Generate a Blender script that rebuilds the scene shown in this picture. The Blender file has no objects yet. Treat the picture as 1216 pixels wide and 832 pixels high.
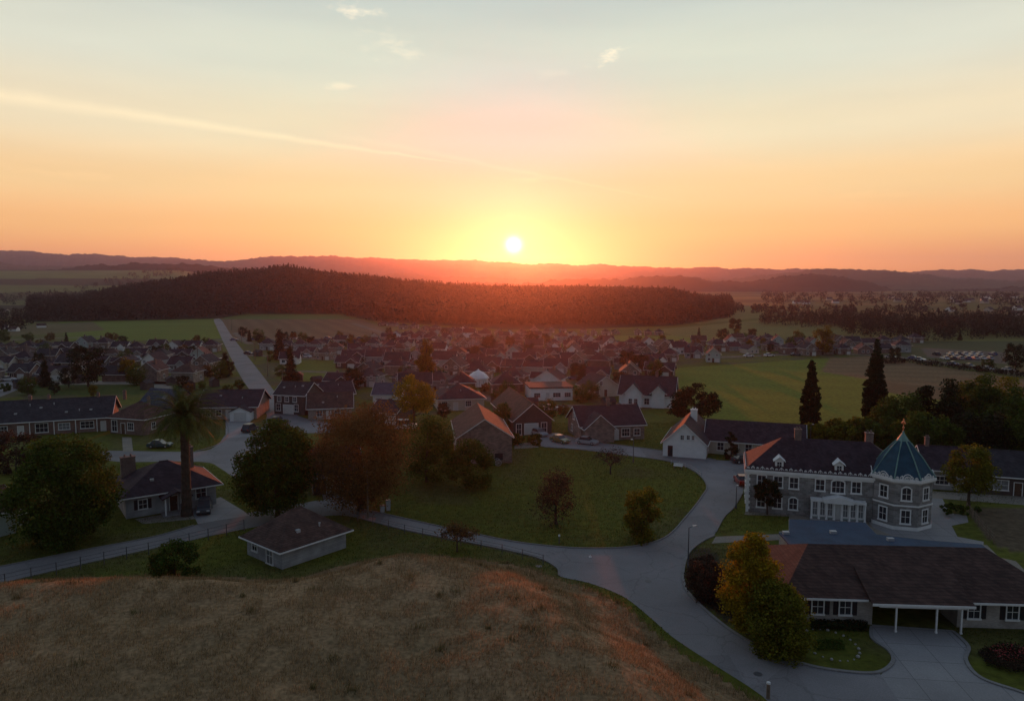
import bpy, bmesh, math, random
import numpy as np
from mathutils import Vector, Matrix
from mathutils.geometry import tessellate_polygon
random.seed(7); RNG = np.random.default_rng(7)
sc = bpy.context.scene
C = sc.collection
R = math.radians
# ---------------------------------------------------------------- camera
FP = 868.0; CH = 32.0; HY = 335.0
PITCH = math.atan((416 - HY) / FP)
cam_d = bpy.data.cameras.new('camera'); cam = bpy.data.objects.new('camera', cam_d); C.objects.link(cam)
cam.location = (0, 0, CH); cam.rotation_euler = (math.pi / 2 - PITCH, 0, 0)
cam_d.sensor_width = 36; cam_d.lens = 36 * FP / 1216; cam_d.clip_start = 0.5; cam_d.clip_end = 30000
sc.camera = cam
def ray(px, py):
    a = (px - 608) / FP; b = -(py - 416) / FP
    return Vector((a, math.cos(PITCH) + b * math.sin(PITCH), -math.sin(PITCH) + b * math.cos(PITCH)))
def P(px, py, z=0.0):
    d = ray(px, py); t = (z - CH) / d.z
    return Vector((d.x * t, d.y * t, z))
def ZY(py, D):                      # height seen at image row py at distance D
    d = ray(608, py); return CH + d.z / d.y * D
# ---------------------------------------------------------------- sky, sun, exposure
sd = ray(610, 291).normalized()
SUN_EL = math.asin(sd.z); SUN_AZ = math.atan2(sd.x, sd.y)
sc.view_settings.view_transform = 'Standard'; sc.view_settings.look = 'None'
sc.view_settings.exposure = 0.0; sc.view_settings.gamma = 1.0; sc.view_settings.use_curve_mapping = False
W = bpy.data.worlds.new('World'); sc.world = W; W.use_nodes = True
nt = W.node_tree; nt.nodes.clear()
def N(t, **k):
    n = nt.nodes.new(t)
    for a, b in k.items(): setattr(n, a, b)
    return n
def Lk(a, b): nt.links.new(a, b)
def M(op, a, b=None, c=None, clamp=False):
    n = N('ShaderNodeMath', operation=op, use_clamp=clamp)
    for i, v in enumerate((a, b, c)):
        if v is None: continue
        if isinstance(v, (int, float)): n.inputs[i].default_value = v
        else: Lk(v, n.inputs[i])
    return n.outputs[0]
def VM(op, a, b=None):
    n = N('ShaderNodeVectorMath', operation=op)
    for i, v in enumerate((a, b)):
        if v is None: continue
        if isinstance(v, (tuple, list, Vector)): n.inputs[i].default_value = tuple(v)
        else: Lk(v, n.inputs[i])
    return n.outputs['Value'] if op in ('DOT_PRODUCT', 'LENGTH') else n.outputs[0]
def SCALE(c, s):
    n = N('ShaderNodeVectorMath', operation='SCALE')
    n.inputs[0].default_value = c if isinstance(c, tuple) else (0, 0, 0)
    if not isinstance(c, tuple): Lk(c, n.inputs[0])
    if isinstance(s, (int, float)): n.inputs[3].default_value = s
    else: Lk(s, n.inputs[3])
    return n.outputs[0]
def SS(v, lo, hi):
    n = N('ShaderNodeMapRange', interpolation_type='SMOOTHSTEP')
    Lk(v, n.inputs[0]); n.inputs[1].default_value = lo; n.inputs[2].default_value = hi
    return n.outputs[0]
def MIX(f, a, b, mode='MIX'):
    n = N('ShaderNodeMix', data_type='RGBA', blend_type=mode)
    if isinstance(f, (int, float)): n.inputs[0].default_value = f
    else: Lk(f, n.inputs[0])
    for i, v in ((6, a), (7, b)):
        if isinstance(v, tuple): n.inputs[i].default_value = (*v, 1)
        else: Lk(v, n.inputs[i])
    return n.outputs[2]
out = N('ShaderNodeOutputWorld'); bg = N('ShaderNodeBackground'); Lk(bg.outputs[0], out.inputs[0])
tc = N('ShaderNodeTexCoord'); dirv = VM('NORMALIZE', tc.outputs['Generated'])
sep = N('ShaderNodeSeparateXYZ'); Lk(dirv, sep.inputs[0])
el = M('ARCSINE', sep.outputs[2])
ramp = N('ShaderNodeValToRGB'); cr = ramp.color_ramp; cr.interpolation = 'EASE'
Lk(M('MULTIPLY', el, 2 / math.pi), ramp.inputs[0])
stops = [(0.0, (.70, .21, .10)), (1.6, (.84, .27, .11)), (4.0, (.90, .40, .13)), (7.0, (.88, .53, .22)), (11, (.83, .67, .42)),
         (16, (.68, .67, .53)), (22, (.50, .545, .51)), (38, (.20, .265, .35)), (90, (.085, .125, .195))]
while len(cr.elements) < len(stops): cr.elements.new(0.5)
for e, (a, c) in zip(cr.elements, stops): e.position = a / 90; e.color = (*c, 1)
dot = VM('DOT_PRODUCT', dirv, tuple(sd))
ang = M('ARCCOSINE', M('MINIMUM', dot, 0.9999999))
# the sky opposite the sunset is dimmer and bluer
back = SS(dot, 0.75, -0.25)
col = MIX(back, ramp.outputs[0], (.088, .110, .158))
# warm aureole round the sun
wide = M('EXPONENT', M('MULTIPLY', M('MULTIPLY', ang, ang), -1 / (2 * 0.22 ** 2)))
col = VM('MULTIPLY', col, VM('SUBTRACT', (1, 1, 1), SCALE((.42, .06, .13), wide)))
narrow = M('EXPONENT', M('MULTIPLY', M('MULTIPLY', ang, ang), -1 / (2 * 0.12 ** 2)))
col = VM('MULTIPLY', col, VM('SUBTRACT', (1, 1, 1), SCALE((.50, .50, -.20), narrow)))
g1 = M('EXPONENT', M('MULTIPLY', M('MULTIPLY', ang, ang), -1 / (2 * 0.07 ** 2)))
g2 = M('EXPONENT', M('MULTIPLY', ang, -1 / 0.035))
g3 = M('EXPONENT', M('MULTIPLY', M('MULTIPLY', ang, ang), -1 / (2 * 0.0062 ** 2)))
col = VM('ADD', col, SCALE((.0, .04, .008), g1))
col = VM('ADD', col, SCALE((.30, .24, .13), g2))
col = VM('ADD', col, SCALE((5.0, 4.3, 2.6), g3))
# contrail: a band along a great circle, fading in both directions
def band(p0, p1, w, amt, n_scale):
    global col
    a = ray(*p0).normalized(); b = ray(*p1).normalized(); n = a.cross(b).normalized(); m = (b - a).normalized()
    noise = N('ShaderNodeTexNoise'); noise.inputs['Scale'].default_value = n_scale; noise.inputs['Detail'].default_value = 4
    Lk(dirv, noise.inputs['Vector'])
    wob = M('MULTIPLY', M('SUBTRACT', noise.outputs[0], 0.5), 0.006)
    dist = M('ABSOLUTE', M('ADD', VM('DOT_PRODUCT', dirv, tuple(n)), wob))
    t = VM('DOT_PRODUCT', dirv, tuple(m)); ta, tb = a.dot(m), b.dot(m)
    wid = M('ADD', M('MULTIPLY', M('SUBTRACT', tb, t), w / (tb - ta)), 0.0006)
    k = M('SUBTRACT', 1.0, M('DIVIDE', dist, M('MAXIMUM', wid, 0.0004)), clamp=True)
    k = M('MULTIPLY', k, SS(t, ta - 0.25, ta)); k = M('MULTIPLY', k, SS(t, tb + .01, tb - 0.10))
    k = M('MULTIPLY', k, M('ADD', 0.55, M('MULTIPLY', noise.outputs[0], 0.9)))
    k = M('MULTIPLY', k, M('GREATER_THAN', sep.outputs[1], 0.0))
    col = VM('ADD', col, SCALE((.22, .16, .08), M('MULTIPLY', k, amt)))
band((0, 113), (575, 199), .0105, .62, 30)
band((560, 192), (830, 245), .004, .28, 30)
def puff(px, py, r, sx, amt, scale, slope=0.0):
    global col
    c = ray(px, py).normalized()
    rt = Vector((c.y, -c.x, 0)).normalized(); up = rt.cross(c).normalized()
    x = VM('DOT_PRODUCT', dirv, tuple(rt)); y = VM('DOT_PRODUCT', dirv, tuple(up))
    y = M('SUBTRACT', y, M('MULTIPLY', x, slope))
    mp = N('ShaderNodeMapping'); mp.inputs['Scale'].default_value = (1, 1, 2.6); Lk(dirv, mp.inputs[0])
    noise = N('ShaderNodeTexNoise'); noise.inputs['Scale'].default_value = scale; noise.inputs['Detail'].default_value = 6
    noise.inputs['Roughness'].default_value = .65; Lk(mp.outputs[0], noise.inputs['Vector'])
    d = M('SQRT', M('ADD', M('POWER', M('ABSOLUTE', M('DIVIDE', x, r * sx)), 2), M('POWER', M('ABSOLUTE', M('DIVIDE', y, r)), 2)))
    k = M('SUBTRACT', M('SUBTRACT', 1.0, d), M('MULTIPLY', M('SUBTRACT', noise.outputs[0], .42), 3.2))
    k = SS(k, 0, 1.1)
    k = M('MULTIPLY', k, M('MULTIPLY', SS(d, 1.6, .9), M('GREATER_THAN', VM('DOT_PRODUCT', dirv, tuple(c)), 0.5)))
    col = VM('ADD', col, SCALE((.30, .19, .09), M('MULTIPLY', k, amt)))
puff(726, 65, .012, 2.6, 1.3, 38, .35)
puff(420, 13, .014, 3.2, 1.25, 30)
puff(470, 56, .030, 1.8, .55, 26, -.3)
puff(405, 103, .007, 8, .5, 24, .05)
puff(660, 88, .012, 5, .2, 20, .05)
puff(612, 256, .0035, 6, .35, 30)
puff(620, 213, .006, 14, .3, 20)
puff(60, 205, .010, 12, .25, 16, -.05)
puff(1050, 232, .008, 16, .16, 16)
# thin streaks everywhere
mp = N('ShaderNodeMapping'); mp.inputs['Scale'].default_value = (1.2, 1.2, 9); Lk(dirv, mp.inputs[0])
noise = N('ShaderNodeTexNoise'); noise.inputs['Scale'].default_value = 2.6; noise.inputs['Detail'].default_value = 5
Lk(mp.outputs[0], noise.inputs['Vector'])
k = M('MULTIPLY', M('SUBTRACT', noise.outputs[0], .5), .22)
col = VM('MULTIPLY', col, VM('ADD', SCALE((1., .95, .8), k), (1, 1, 1)))
nish = N('ShaderNodeTexSky', sky_type='NISHITA'); nish.sun_disc = False
nish.sun_elevation = SUN_EL; nish.sun_rotation = SUN_AZ; nish.altitude = 100
nish.air_density = 1.0; nish.dust_density = 0.2
col = VM('ADD', col, SCALE(nish.outputs[0], 0.05))
Lk(col, bg.inputs[0]); bg.inputs[1].default_value = 1.0
sun_d = bpy.data.lights.new('sun', 'SUN'); sun = bpy.data.objects.new('sun', sun_d); C.objects.link(sun)
sun_d.energy = 3.3; sun_d.angle = R(0.6); sun_d.color = (1.0, .165, .03)
sun.rotation_euler = (-sd).to_track_quat('-Z', 'Y').to_euler()
sun.location = (0, 0, 100)
# ---------------------------------------------------------------- helpers
def tag(o, label=None, cat=None, group=None, kind=None):
    for k, v in (('label', label), ('category', cat), ('group', group), ('kind', kind)):
        if v is not None: o[k] = v
    return o
def empty(name, loc, rz=0.0, label=None, cat=None, group=None):
    o = bpy.data.objects.new(name, None); C.objects.link(o); o.location = loc; o.rotation_euler = (0, 0, rz)
    o.empty_display_size = .3
    return tag(o, label, cat, group)
KIDS = {}
def link(name, me, parent=None):
    o = bpy.data.objects.new(name, me); C.objects.link(o)
    if parent is not None:
        o.parent = parent; KIDS.setdefault(parent.name, []).append(o)
    return o
def copy_tree(o, parent=None):
    c = o.copy(); C.objects.link(c)
    if parent is not None:
        c.parent = parent; KIDS.setdefault(parent.name, []).append(c)
    for ch in list(KIDS.get(o.name, [])): copy_tree(ch, c)
    return c
class MB:
    def __init__(s): s.v = []; s.f = []; s.m = []
    def add(s, vs, fs, m=0):
        n = len(s.v); s.v += [tuple(v) for v in vs]
        for f in fs: s.f.append([i + n for i in f]); s.m.append(m)
    def box(s, x0, x1, y0, y1, z0, z1, m=0):
        s.add([(x, y, z) for z in (z0, z1) for y in (y0, y1) for x in (x0, x1)],
              [(0, 2, 3, 1), (4, 5, 7, 6), (0, 1, 5, 4), (2, 6, 7, 3), (0, 4, 6, 2), (1, 3, 7, 5)], m)
    def obox(s, o, d, n, u0, u1, z0, z1, n0, n1, m=0):
        vs = []
        for z in (z0, z1):
            for q in (n0, n1):
                for u in (u0, u1): vs.append((o[0] + d[0] * u + n[0] * q, o[1] + d[1] * u + n[1] * q, z))
        s.add(vs, [(0, 1, 3, 2), (4, 6, 7, 5), (0, 4, 5, 1), (2, 3, 7, 6), (0, 2, 6, 4), (1, 5, 7, 3)], m)
    def prism(s, prof, axis, a0, a1, m=0):      # profile (p,q): axis x -> (y,z), axis y -> (x,z), axis z -> (x,y)
        n = len(prof); vs = []
        for a in (a0, a1):
            for p, q in prof: vs.append({'x': (a, p, q), 'y': (p, a, q), 'z': (p, q, a)}[axis])
        fs = [list(range(n - 1, -1, -1)), list(range(n, 2 * n))]
        for i in range(n): j = (i + 1) % n; fs.append((i, j, n + j, n + i))
        s.add(vs, fs, m)
    def tube(s, pts, rads, seg=8, m=0, cap=True):
        pts = [Vector(p) for p in pts]; vs = []; fs = []
        for i, p in enumerate(pts):
            t = (pts[min(i + 1, len(pts) - 1)] - pts[max(i - 1, 0)]).normalized()
            a = t.cross(Vector((1, 0, 0)) if abs(t.z) > .8 else Vector((0, 0, 1))).normalized(); b = t.cross(a)
            for k in range(seg):
                q = 2 * math.pi * k / seg; vs.append(p + (a * math.cos(q) + b * math.sin(q)) * rads[i])
        for i in range(len(pts) - 1):
            for k in range(seg):
                l = (k + 1) % seg; fs.append((i * seg + k, i * seg + l, (i + 1) * seg + l, (i + 1) * seg + k))
        if cap: fs += [list(range(seg - 1, -1, -1)), list(range((len(pts) - 1) * seg, len(pts) * seg))]
        s.add(vs, fs, m)
    def lathe(s, prof, cx=0, cy=0, seg=12, m=0, ph=0):
        vs = []; fs = []
        for r, z in prof:
            for k in range(seg):
                q = 2 * math.pi * (k + ph) / seg; vs.append((cx + r * math.cos(q), cy + r * math.sin(q), z))
        for i in range(len(prof) - 1):
            for k in range(seg): l = (k + 1) % seg; fs.append((i * seg + k, i * seg + l, (i + 1) * seg + l, (i + 1) * seg + k))
        fs += [list(range(seg - 1, -1, -1)), list(range((len(prof) - 1) * seg, len(prof) * seg))]
        s.add(vs, fs, m)
    def mesh(s, name, mats):
        me = bpy.data.meshes.new(name); me.from_pydata(s.v, [], s.f)
        for m in (mats if isinstance(mats, (list, tuple)) else [mats]): me.materials.append(m)
        me.polygons.foreach_set('material_index', s.m)
        bm = bmesh.new(); bm.from_mesh(me); bmesh.ops.recalc_face_normals(bm, faces=bm.faces); bm.to_mesh(me); bm.free()
        return me
    def build(s, name, mats, parent=None): return link(name, s.mesh(name, mats), parent)
def np_mesh(name, v, f, mat, smooth=False):     # v (n,3), f (m,k)
    me = bpy.data.meshes.new(name); v = np.asarray(v, np.float32); f = np.asarray(f, np.int32); k = f.shape[1]
    me.vertices.add(len(v)); me.vertices.foreach_set('co', v.ravel())
    me.loops.add(f.size); me.loops.foreach_set('vertex_index', f.ravel())
    me.polygons.add(len(f)); me.polygons.foreach_set('loop_start', np.arange(0, f.size, k, dtype=np.int32))
    me.polygons.foreach_set('loop_total', np.full(len(f), k, np.int32))
    me.polygons.foreach_set('use_smooth', np.full(len(f), smooth))
    me.update(calc_edges=True); me.materials.append(mat)
    return me
# ---------------------------------------------------------------- materials
MATS = {}
def mat(name, c, rough=.85, var=.25, scale=1.5, bump=0.0, c2=None, spec=.3, island=False, fine=None):
    if name in MATS: return MATS[name]
    m = bpy.data.materials.new(name); m.use_nodes = True; MATS[name] = m
    t = m.node_tree; b = t.nodes['Principled BSDF']
    b.inputs['Roughness'].default_value = rough; b.inputs['Specular IOR Level'].default_value = spec
    co = t.nodes.new('ShaderNodeTexCoord'); no = t.nodes.new('ShaderNodeTexNoise')
    no.inputs['Scale'].default_value = scale; no.inputs['Detail'].default_value = 6; no.inputs['Roughness'].default_value = .6
    t.links.new(co.outputs['Object'], no.inputs['Vector'])
    rp = t.nodes.new('ShaderNodeValToRGB'); rp.color_ramp.elements[0].position = .3; rp.color_ramp.elements[1].position = .72
    lo = c2 if c2 else tuple(x * (1 - var) for x in c); hi = c if c2 else tuple(min(1, x * (1 + var)) for x in c)
    rp.color_ramp.elements[0].color = (*lo, 1); rp.color_ramp.elements[1].color = (*hi, 1)
    t.links.new(no.outputs[0], rp.inputs[0]); last = rp.outputs[0]
    if fine:
        n2 = t.nodes.new('ShaderNodeTexNoise'); n2.inputs['Scale'].default_value = fine[0]; n2.inputs['Detail'].default_value = 3
        t.links.new(co.outputs['Object'], n2.inputs['Vector'])
        mr = t.nodes.new('ShaderNodeMapRange'); mr.inputs[1].default_value = .3; mr.inputs[2].default_value = .7
        mr.inputs[3].default_value = 1 - fine[1]; mr.inputs[4].default_value = 1 + fine[1]
        t.links.new(n2.outputs[0], mr.inputs[0])
        vm = t.nodes.new('ShaderNodeVectorMath'); vm.operation = 'SCALE'
        t.links.new(last, vm.inputs[0]); t.links.new(mr.outputs[0], vm.inputs[3]); last = vm.outputs[0]
    if island:
        g = t.nodes.new('ShaderNodeNewGeometry'); mr = t.nodes.new('ShaderNodeMapRange')
        mr.inputs[3].default_value = .55; mr.inputs[4].default_value = 1.5
        t.links.new(g.outputs['Random Per Island'], mr.inputs[0])
        vm = t.nodes.new('ShaderNodeVectorMath'); vm.operation = 'SCALE'
        t.links.new(last, vm.inputs[0]); t.links.new(mr.outputs[0], vm.inputs[3]); last = vm.outputs[0]
    t.links.new(last, b.inputs['Base Color'])
    if bump:
        bp = t.nodes.new('ShaderNodeBump'); bp.inputs['Strength'].default_value = bump; bp.inputs['Distance'].default_value = .1
        t.links.new(no.outputs[0], bp.inputs['Height']); t.links.new(bp.outputs[0], b.inputs['Normal'])
    return m
def leaf(name, c, c2=None, trans=.35, scale=.5, island=True):
    if name in MATS: return MATS[name]
    m = mat(name, c, .7, .35, scale, c2=c2, island=island, spec=.1)
    t = m.node_tree; b = t.nodes['Principled BSDF']; o = t.nodes['Material Output']
    tr = t.nodes.new('ShaderNodeBsdfTranslucent'); mx = t.nodes.new('ShaderNodeMixShader'); mx.inputs[0].default_value = trans
    src = b.inputs['Base Color'].links[0].from_socket
    t.links.new(src, tr.inputs[0]); t.links.new(b.outputs[0], mx.inputs[1]); t.links.new(tr.outputs[0], mx.inputs[2])
    t.links.new(mx.outputs[0], o.inputs[0])
    return m
def bricky(name, c, mortar, sx, sy, rough=.85, var=.3, axis='wall', bump=.3):
    """courses of stone, brick, siding or shingles; wall: courses stack with height"""
    if name in MATS: return MATS[name]
    m = bpy.data.materials.new(name); m.use_nodes = True; MATS[name] = m
    t = m.node_tree; b = t.nodes['Principled BSDF']; b.inputs['Roughness'].default_value = rough
    b.inputs['Specular IOR Level'].default_value = .25
    co = t.nodes.new('ShaderNodeTexCoord'); s = t.nodes.new('ShaderNodeSeparateXYZ'); t.links.new(co.outputs['Object'], s.inputs[0])
    ad = t.nodes.new('ShaderNodeMath'); ad.operation = 'ADD'; t.links.new(s.outputs[0], ad.inputs[0]); t.links.new(s.outputs[1], ad.inputs[1])
    cb = t.nodes.new('ShaderNodeCombineXYZ'); t.links.new(ad.outputs[0], cb.inputs[0]); t.links.new(s.outputs[2], cb.inputs[1])
    br = t.nodes.new('ShaderNodeTexBrick'); br.inputs['Scale'].default_value = 1.0
    br.inputs['Brick Width'].default_value = sx; br.inputs['Row Height'].default_value = sy
    br.inputs['Mortar Size'].default_value = .012; br.inputs['Bias'].default_value = -.1
    br.inputs['Color1'].default_value = (*[x * (1 - var) for x in c], 1); br.inputs['Color2'].default_value = (*[min(1, x * (1 + var)) for x in c], 1)
    br.inputs['Mortar'].default_value = (*mortar, 1)
    t.links.new(cb.outputs[0], br.inputs['Vector'])
    no = t.nodes.new('ShaderNodeTexNoise'); no.inputs['Scale'].default_value = .7; no.inputs['Detail'].default_value = 5
    t.links.new(co.outputs['Object'], no.inputs['Vector'])
    mr = t.nodes.new('ShaderNodeMapRange'); mr.inputs[1].default_value = .3; mr.inputs[2].default_value = .7; mr.inputs[3].default_value = .7; mr.inputs[4].default_value = 1.25
    t.links.new(no.outputs[0], mr.inputs[0])
    vm = t.nodes.new('ShaderNodeVectorMath'); vm.operation = 'SCALE'; t.links.new(br.outputs[0], vm.inputs[0]); t.links.new(mr.outputs[0], vm.inputs[3])
    t.links.new(vm.outputs[0], b.inputs['Base Color'])
    bp = t.nodes.new('ShaderNodeBump'); bp.inputs['Strength'].default_value = bump; bp.inputs['Distance'].default_value = .02
    bp.invert = True; t.links.new(br.outputs['Fac'], bp.inputs['Height']); t.links.new(bp.outputs[0], b.inputs['Normal'])
    return m
def cracks(*a, **k):
    m = mat(*a, **k); t = m.node_tree; b = t.nodes['Principled BSDF']; src = b.inputs['Base Color'].links[0].from_socket
    co = t.nodes.new('ShaderNodeTexCoord'); no = t.nodes.new('ShaderNodeTexNoise'); no.inputs['Scale'].default_value = .6; no.inputs['Detail'].default_value = 5
    t.links.new(co.outputs['Object'], no.inputs['Vector']); mx = t.nodes.new('ShaderNodeMix'); mx.data_type = 'RGBA'; mx.blend_type = 'LINEAR_LIGHT'; mx.inputs[0].default_value = 1.6
    t.links.new(co.outputs['Object'], mx.inputs[6]); t.links.new(no.outputs['Color'], mx.inputs[7])
    v = t.nodes.new('ShaderNodeTexVoronoi'); v.feature = 'DISTANCE_TO_EDGE'; v.inputs['Scale'].default_value = .16; t.links.new(mx.outputs[2], v.inputs['Vector'])
    r = t.nodes.new('ShaderNodeMapRange'); r.inputs[1].default_value = .004; r.inputs[2].default_value = .016; r.inputs[3].default_value = .82; r.inputs[4].default_value = 1
    t.links.new(v.outputs['Distance'], r.inputs[0])
    v2 = t.nodes.new('ShaderNodeTexVoronoi'); v2.distance = 'CHEBYCHEV'; v2.inputs['Scale'].default_value = .085; t.links.new(co.outputs['Object'], v2.inputs['Vector'])
    s = t.nodes.new('ShaderNodeSeparateColor'); t.links.new(v2.outputs['Color'], s.inputs[0])
    r2 = t.nodes.new('ShaderNodeMapRange'); r2.inputs[1].default_value = .80; r2.inputs[2].default_value = .84; r2.inputs[3].default_value = 1; r2.inputs[4].default_value = .88
    t.links.new(s.outputs[0], r2.inputs[0])
    r3 = t.nodes.new('ShaderNodeMapRange'); r3.inputs[3].default_value = .94; r3.inputs[4].default_value = 1.07; t.links.new(s.outputs[1], r3.inputs[0])
    last = src
    for q in (r, r2, r3):
        vm = t.nodes.new('ShaderNodeVectorMath'); vm.operation = 'SCALE'; t.links.new(last, vm.inputs[0]); t.links.new(q.outputs[0], vm.inputs[3]); last = vm.outputs[0]
    t.links.new(last, b.inputs['Base Color']); return m
def joints(*a, **k):
    m = mat(*a, **k); t = m.node_tree; b = t.nodes['Principled BSDF']; src = b.inputs['Base Color'].links[0].from_socket
    co = t.nodes.new('ShaderNodeTexCoord'); mp = t.nodes.new('ShaderNodeMapping'); mp.inputs['Rotation'].default_value = (0, 0, .12); t.links.new(co.outputs['Object'], mp.inputs[0])
    br = t.nodes.new('ShaderNodeTexBrick'); br.offset = 0; br.inputs['Scale'].default_value = 1; br.inputs['Brick Width'].default_value = 3.2; br.inputs['Row Height'].default_value = 3.0
    br.inputs['Mortar Size'].default_value = .03; br.inputs['Color1'].default_value = (.95, .95, .95, 1); br.inputs['Color2'].default_value = (1.06, 1.06, 1.05, 1); br.inputs['Mortar'].default_value = (.55, .55, .55, 1)
    t.links.new(mp.outputs[0], br.inputs['Vector']); vm = t.nodes.new('ShaderNodeVectorMath'); vm.operation = 'MULTIPLY'; t.links.new(src, vm.inputs[0]); t.links.new(br.outputs[0], vm.inputs[1])
    t.links.new(vm.outputs[0], b.inputs['Base Color']); return m
white = mat('white_paint', (.80, .80, .79), .6, .08, 1.0)
trim = mat('trim_paint', (.76, .76, .75), .55, .08, 3)
cream = mat('cream_render', (.52, .47, .40), .8, .12, .8)
greyw = bricky('grey_siding', (.36, .37, .38), (.25, .25, .26), 6, .2, var=.06)
greenw = mat('pale_green_render', (.42, .50, .48), .8, .1, .8)
tanw = bricky('tan_brick', (.33, .27, .22), (.30, .28, .26), .24, .08)
stonew = bricky('grey_stone', (.25, .245, .24), (.36, .35, .33), .55, .27, var=.28)
brownst = bricky('brown_stone', (.24, .19, .165), (.28, .25, .22), .5, .22, var=.3)
redbr = bricky('red_brick', (.21, .11, .085), (.25, .22, .2), .24, .08)
darkw = mat('dark_timber', (.09, .07, .065), .8, .2, 1.5)
rf_plum = bricky('plum_shingles', (.050, .034, .045), (.030, .024, .026), .35, .16, var=.28, bump=.5)
rf_char = bricky('charcoal_shingles', (.044, .042, .050), (.025, .024, .028), .35, .16, var=.28, bump=.5)
rf_umber = bricky('umber_shingles', (.078, .044, .036), (.03, .02, .018), .35, .16, var=.3, bump=.6)
rf_brown = bricky('brown_shingles', (.095, .058, .048), (.04, .026, .022), .35, .16, var=.28, bump=.5)
rf_rust = bricky('rust_shingles', (.105, .055, .045), (.06, .03, .024), .35, .16, var=.28, bump=.5)
rf_slate = bricky('slate_blue_tiles', (.055, .075, .11), (.03, .038, .05), .3, .2, var=.2, bump=.5)
rf_copper = mat('blue_copper_roof', (.022, .074, .115), .85, .25, 1.2, spec=.3)
verdi = mat('verdigris_seam', (.16, .30, .27), .6, .2, 3)
glass = mat('window_glass', (.030, .036, .045), .12, .3, .6, spec=.6)
curtain = mat('curtained_glass', (.20, .21, .22), .25, .4, 3, spec=.5)
doorm = mat('door_wood', (.10, .055, .035), .5, .2, 2)
doorw = mat('door_white', (.6, .6, .58), .5, .08, 2)
brickc = bricky('chimney_brick', (.20, .13, .11), (.22, .2, .18), .22, .08)
metal = mat('dark_metal', (.10, .10, .105), .45, .15, 5, spec=.5)
steel = mat('light_metal', (.42, .43, .44), .4, .1, 5, spec=.5)
wood = mat('weathered_wood', (.20, .15, .11), .85, .3, 2)
shutter = mat('black_shutter', (.022, .022, .026), .5, .2, 3)
bark = mat('tree_bark', (.075, .055, .04), .95, .4, 2.5, bump=.6)
asphalt = cracks('road_asphalt', (.225, .218, .222), .9, .16, .11, fine=(9, .14))
concrete = joints('drive_concrete', (.28, .275, .275), .9, .12, .22, fine=(7, .1))
darkasph = mat('fresh_asphalt', (.048, .070, .108), .8, .16, .15, fine=(10, .12))
kerbm = mat('kerb_concrete', (.22, .215, .21), .9, .15, 1.2, fine=(12, .15))
pathm = mat('gravel_path', (.25, .225, .185), .95, .2, .5, fine=(6, .2))
# ---------------------------------------------------------------- value noise
def vnoise(x, y, seed=0):
    r = np.random.default_rng(seed).random((256, 256))
    xi = np.floor(x).astype(int); yi = np.floor(y).astype(int); fx = x - xi; fy = y - yi
    fx = fx * fx * (3 - 2 * fx); fy = fy * fy * (3 - 2 * fy)
    a = r[xi & 255, yi & 255]; b = r[(xi + 1) & 255, yi & 255]; c = r[xi & 255, (yi + 1) & 255]; d = r[(xi + 1) & 255, (yi + 1) & 255]
    return (a * (1 - fx) + b * fx) * (1 - fy) + (c * (1 - fx) + d * fx) * fy
def fbm(x, y, s, seed=0, o=4):
    v = 0; a = 1; t = 0
    for i in range(o): v = v + a * vnoise(x / s + 17.3 * i, y / s + 5.1 * i, seed + i); t += a; a *= .5; s /= 2.1
    return v / t
def sst(a, b, x):
    t = np.clip((x - a) / (b - a), 0, 1); return t * t * (3 - 2 * t)
def inpoly(x, y, poly):
    r = np.zeros(np.shape(x), bool); n = len(poly)
    for i in range(n):
        x0, y0 = poly[i]; x1, y1 = poly[(i + 1) % n]
        if y0 == y1: continue
        c = ((y0 > y) != (y1 > y)) & (x < (x1 - x0) * (y - y0) / (y1 - y0) + x0)
        r ^= c
    return r
def segdist(x, y, poly, closed=True):
    d = np.full(np.shape(x), 1e9); n = len(poly)
    for i in range(n if closed else n - 1):
        x0, y0 = poly[i]; x1, y1 = poly[(i + 1) % n]; dx, dy = x1 - x0, y1 - y0; L2 = dx * dx + dy * dy + 1e-9
        t = np.clip(((x - x0) * dx + (y - y0) * dy) / L2, 0, 1)
        d = np.minimum(d, np.hypot(x - x0 - t * dx, y - y0 - t * dy))
    return d
def W2(pts): return [tuple(P(*p)[:2]) for p in pts]
def smooth_line(pts, closed=False, n=6):
    out = []; m = len(pts)
    for i in range(m if closed else m - 1):
        g = lambda k: np.array(pts[k % m] if closed else pts[min(max(k, 0), m - 1)], float)
        p0, p1, p2, p3 = g(i - 1), g(i), g(i + 1), g(i + 2)
        for k in range(n):
            t = k / n
            out.append(tuple(.5 * (2 * p1 + (p2 - p0) * t + (2 * p0 - 5 * p1 + 4 * p2 - p3) * t * t + (3 * p1 - p0 - 3 * p2 + p3) * t ** 3)))
    if not closed: out.append(tuple(pts[-1]))
    return out
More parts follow.
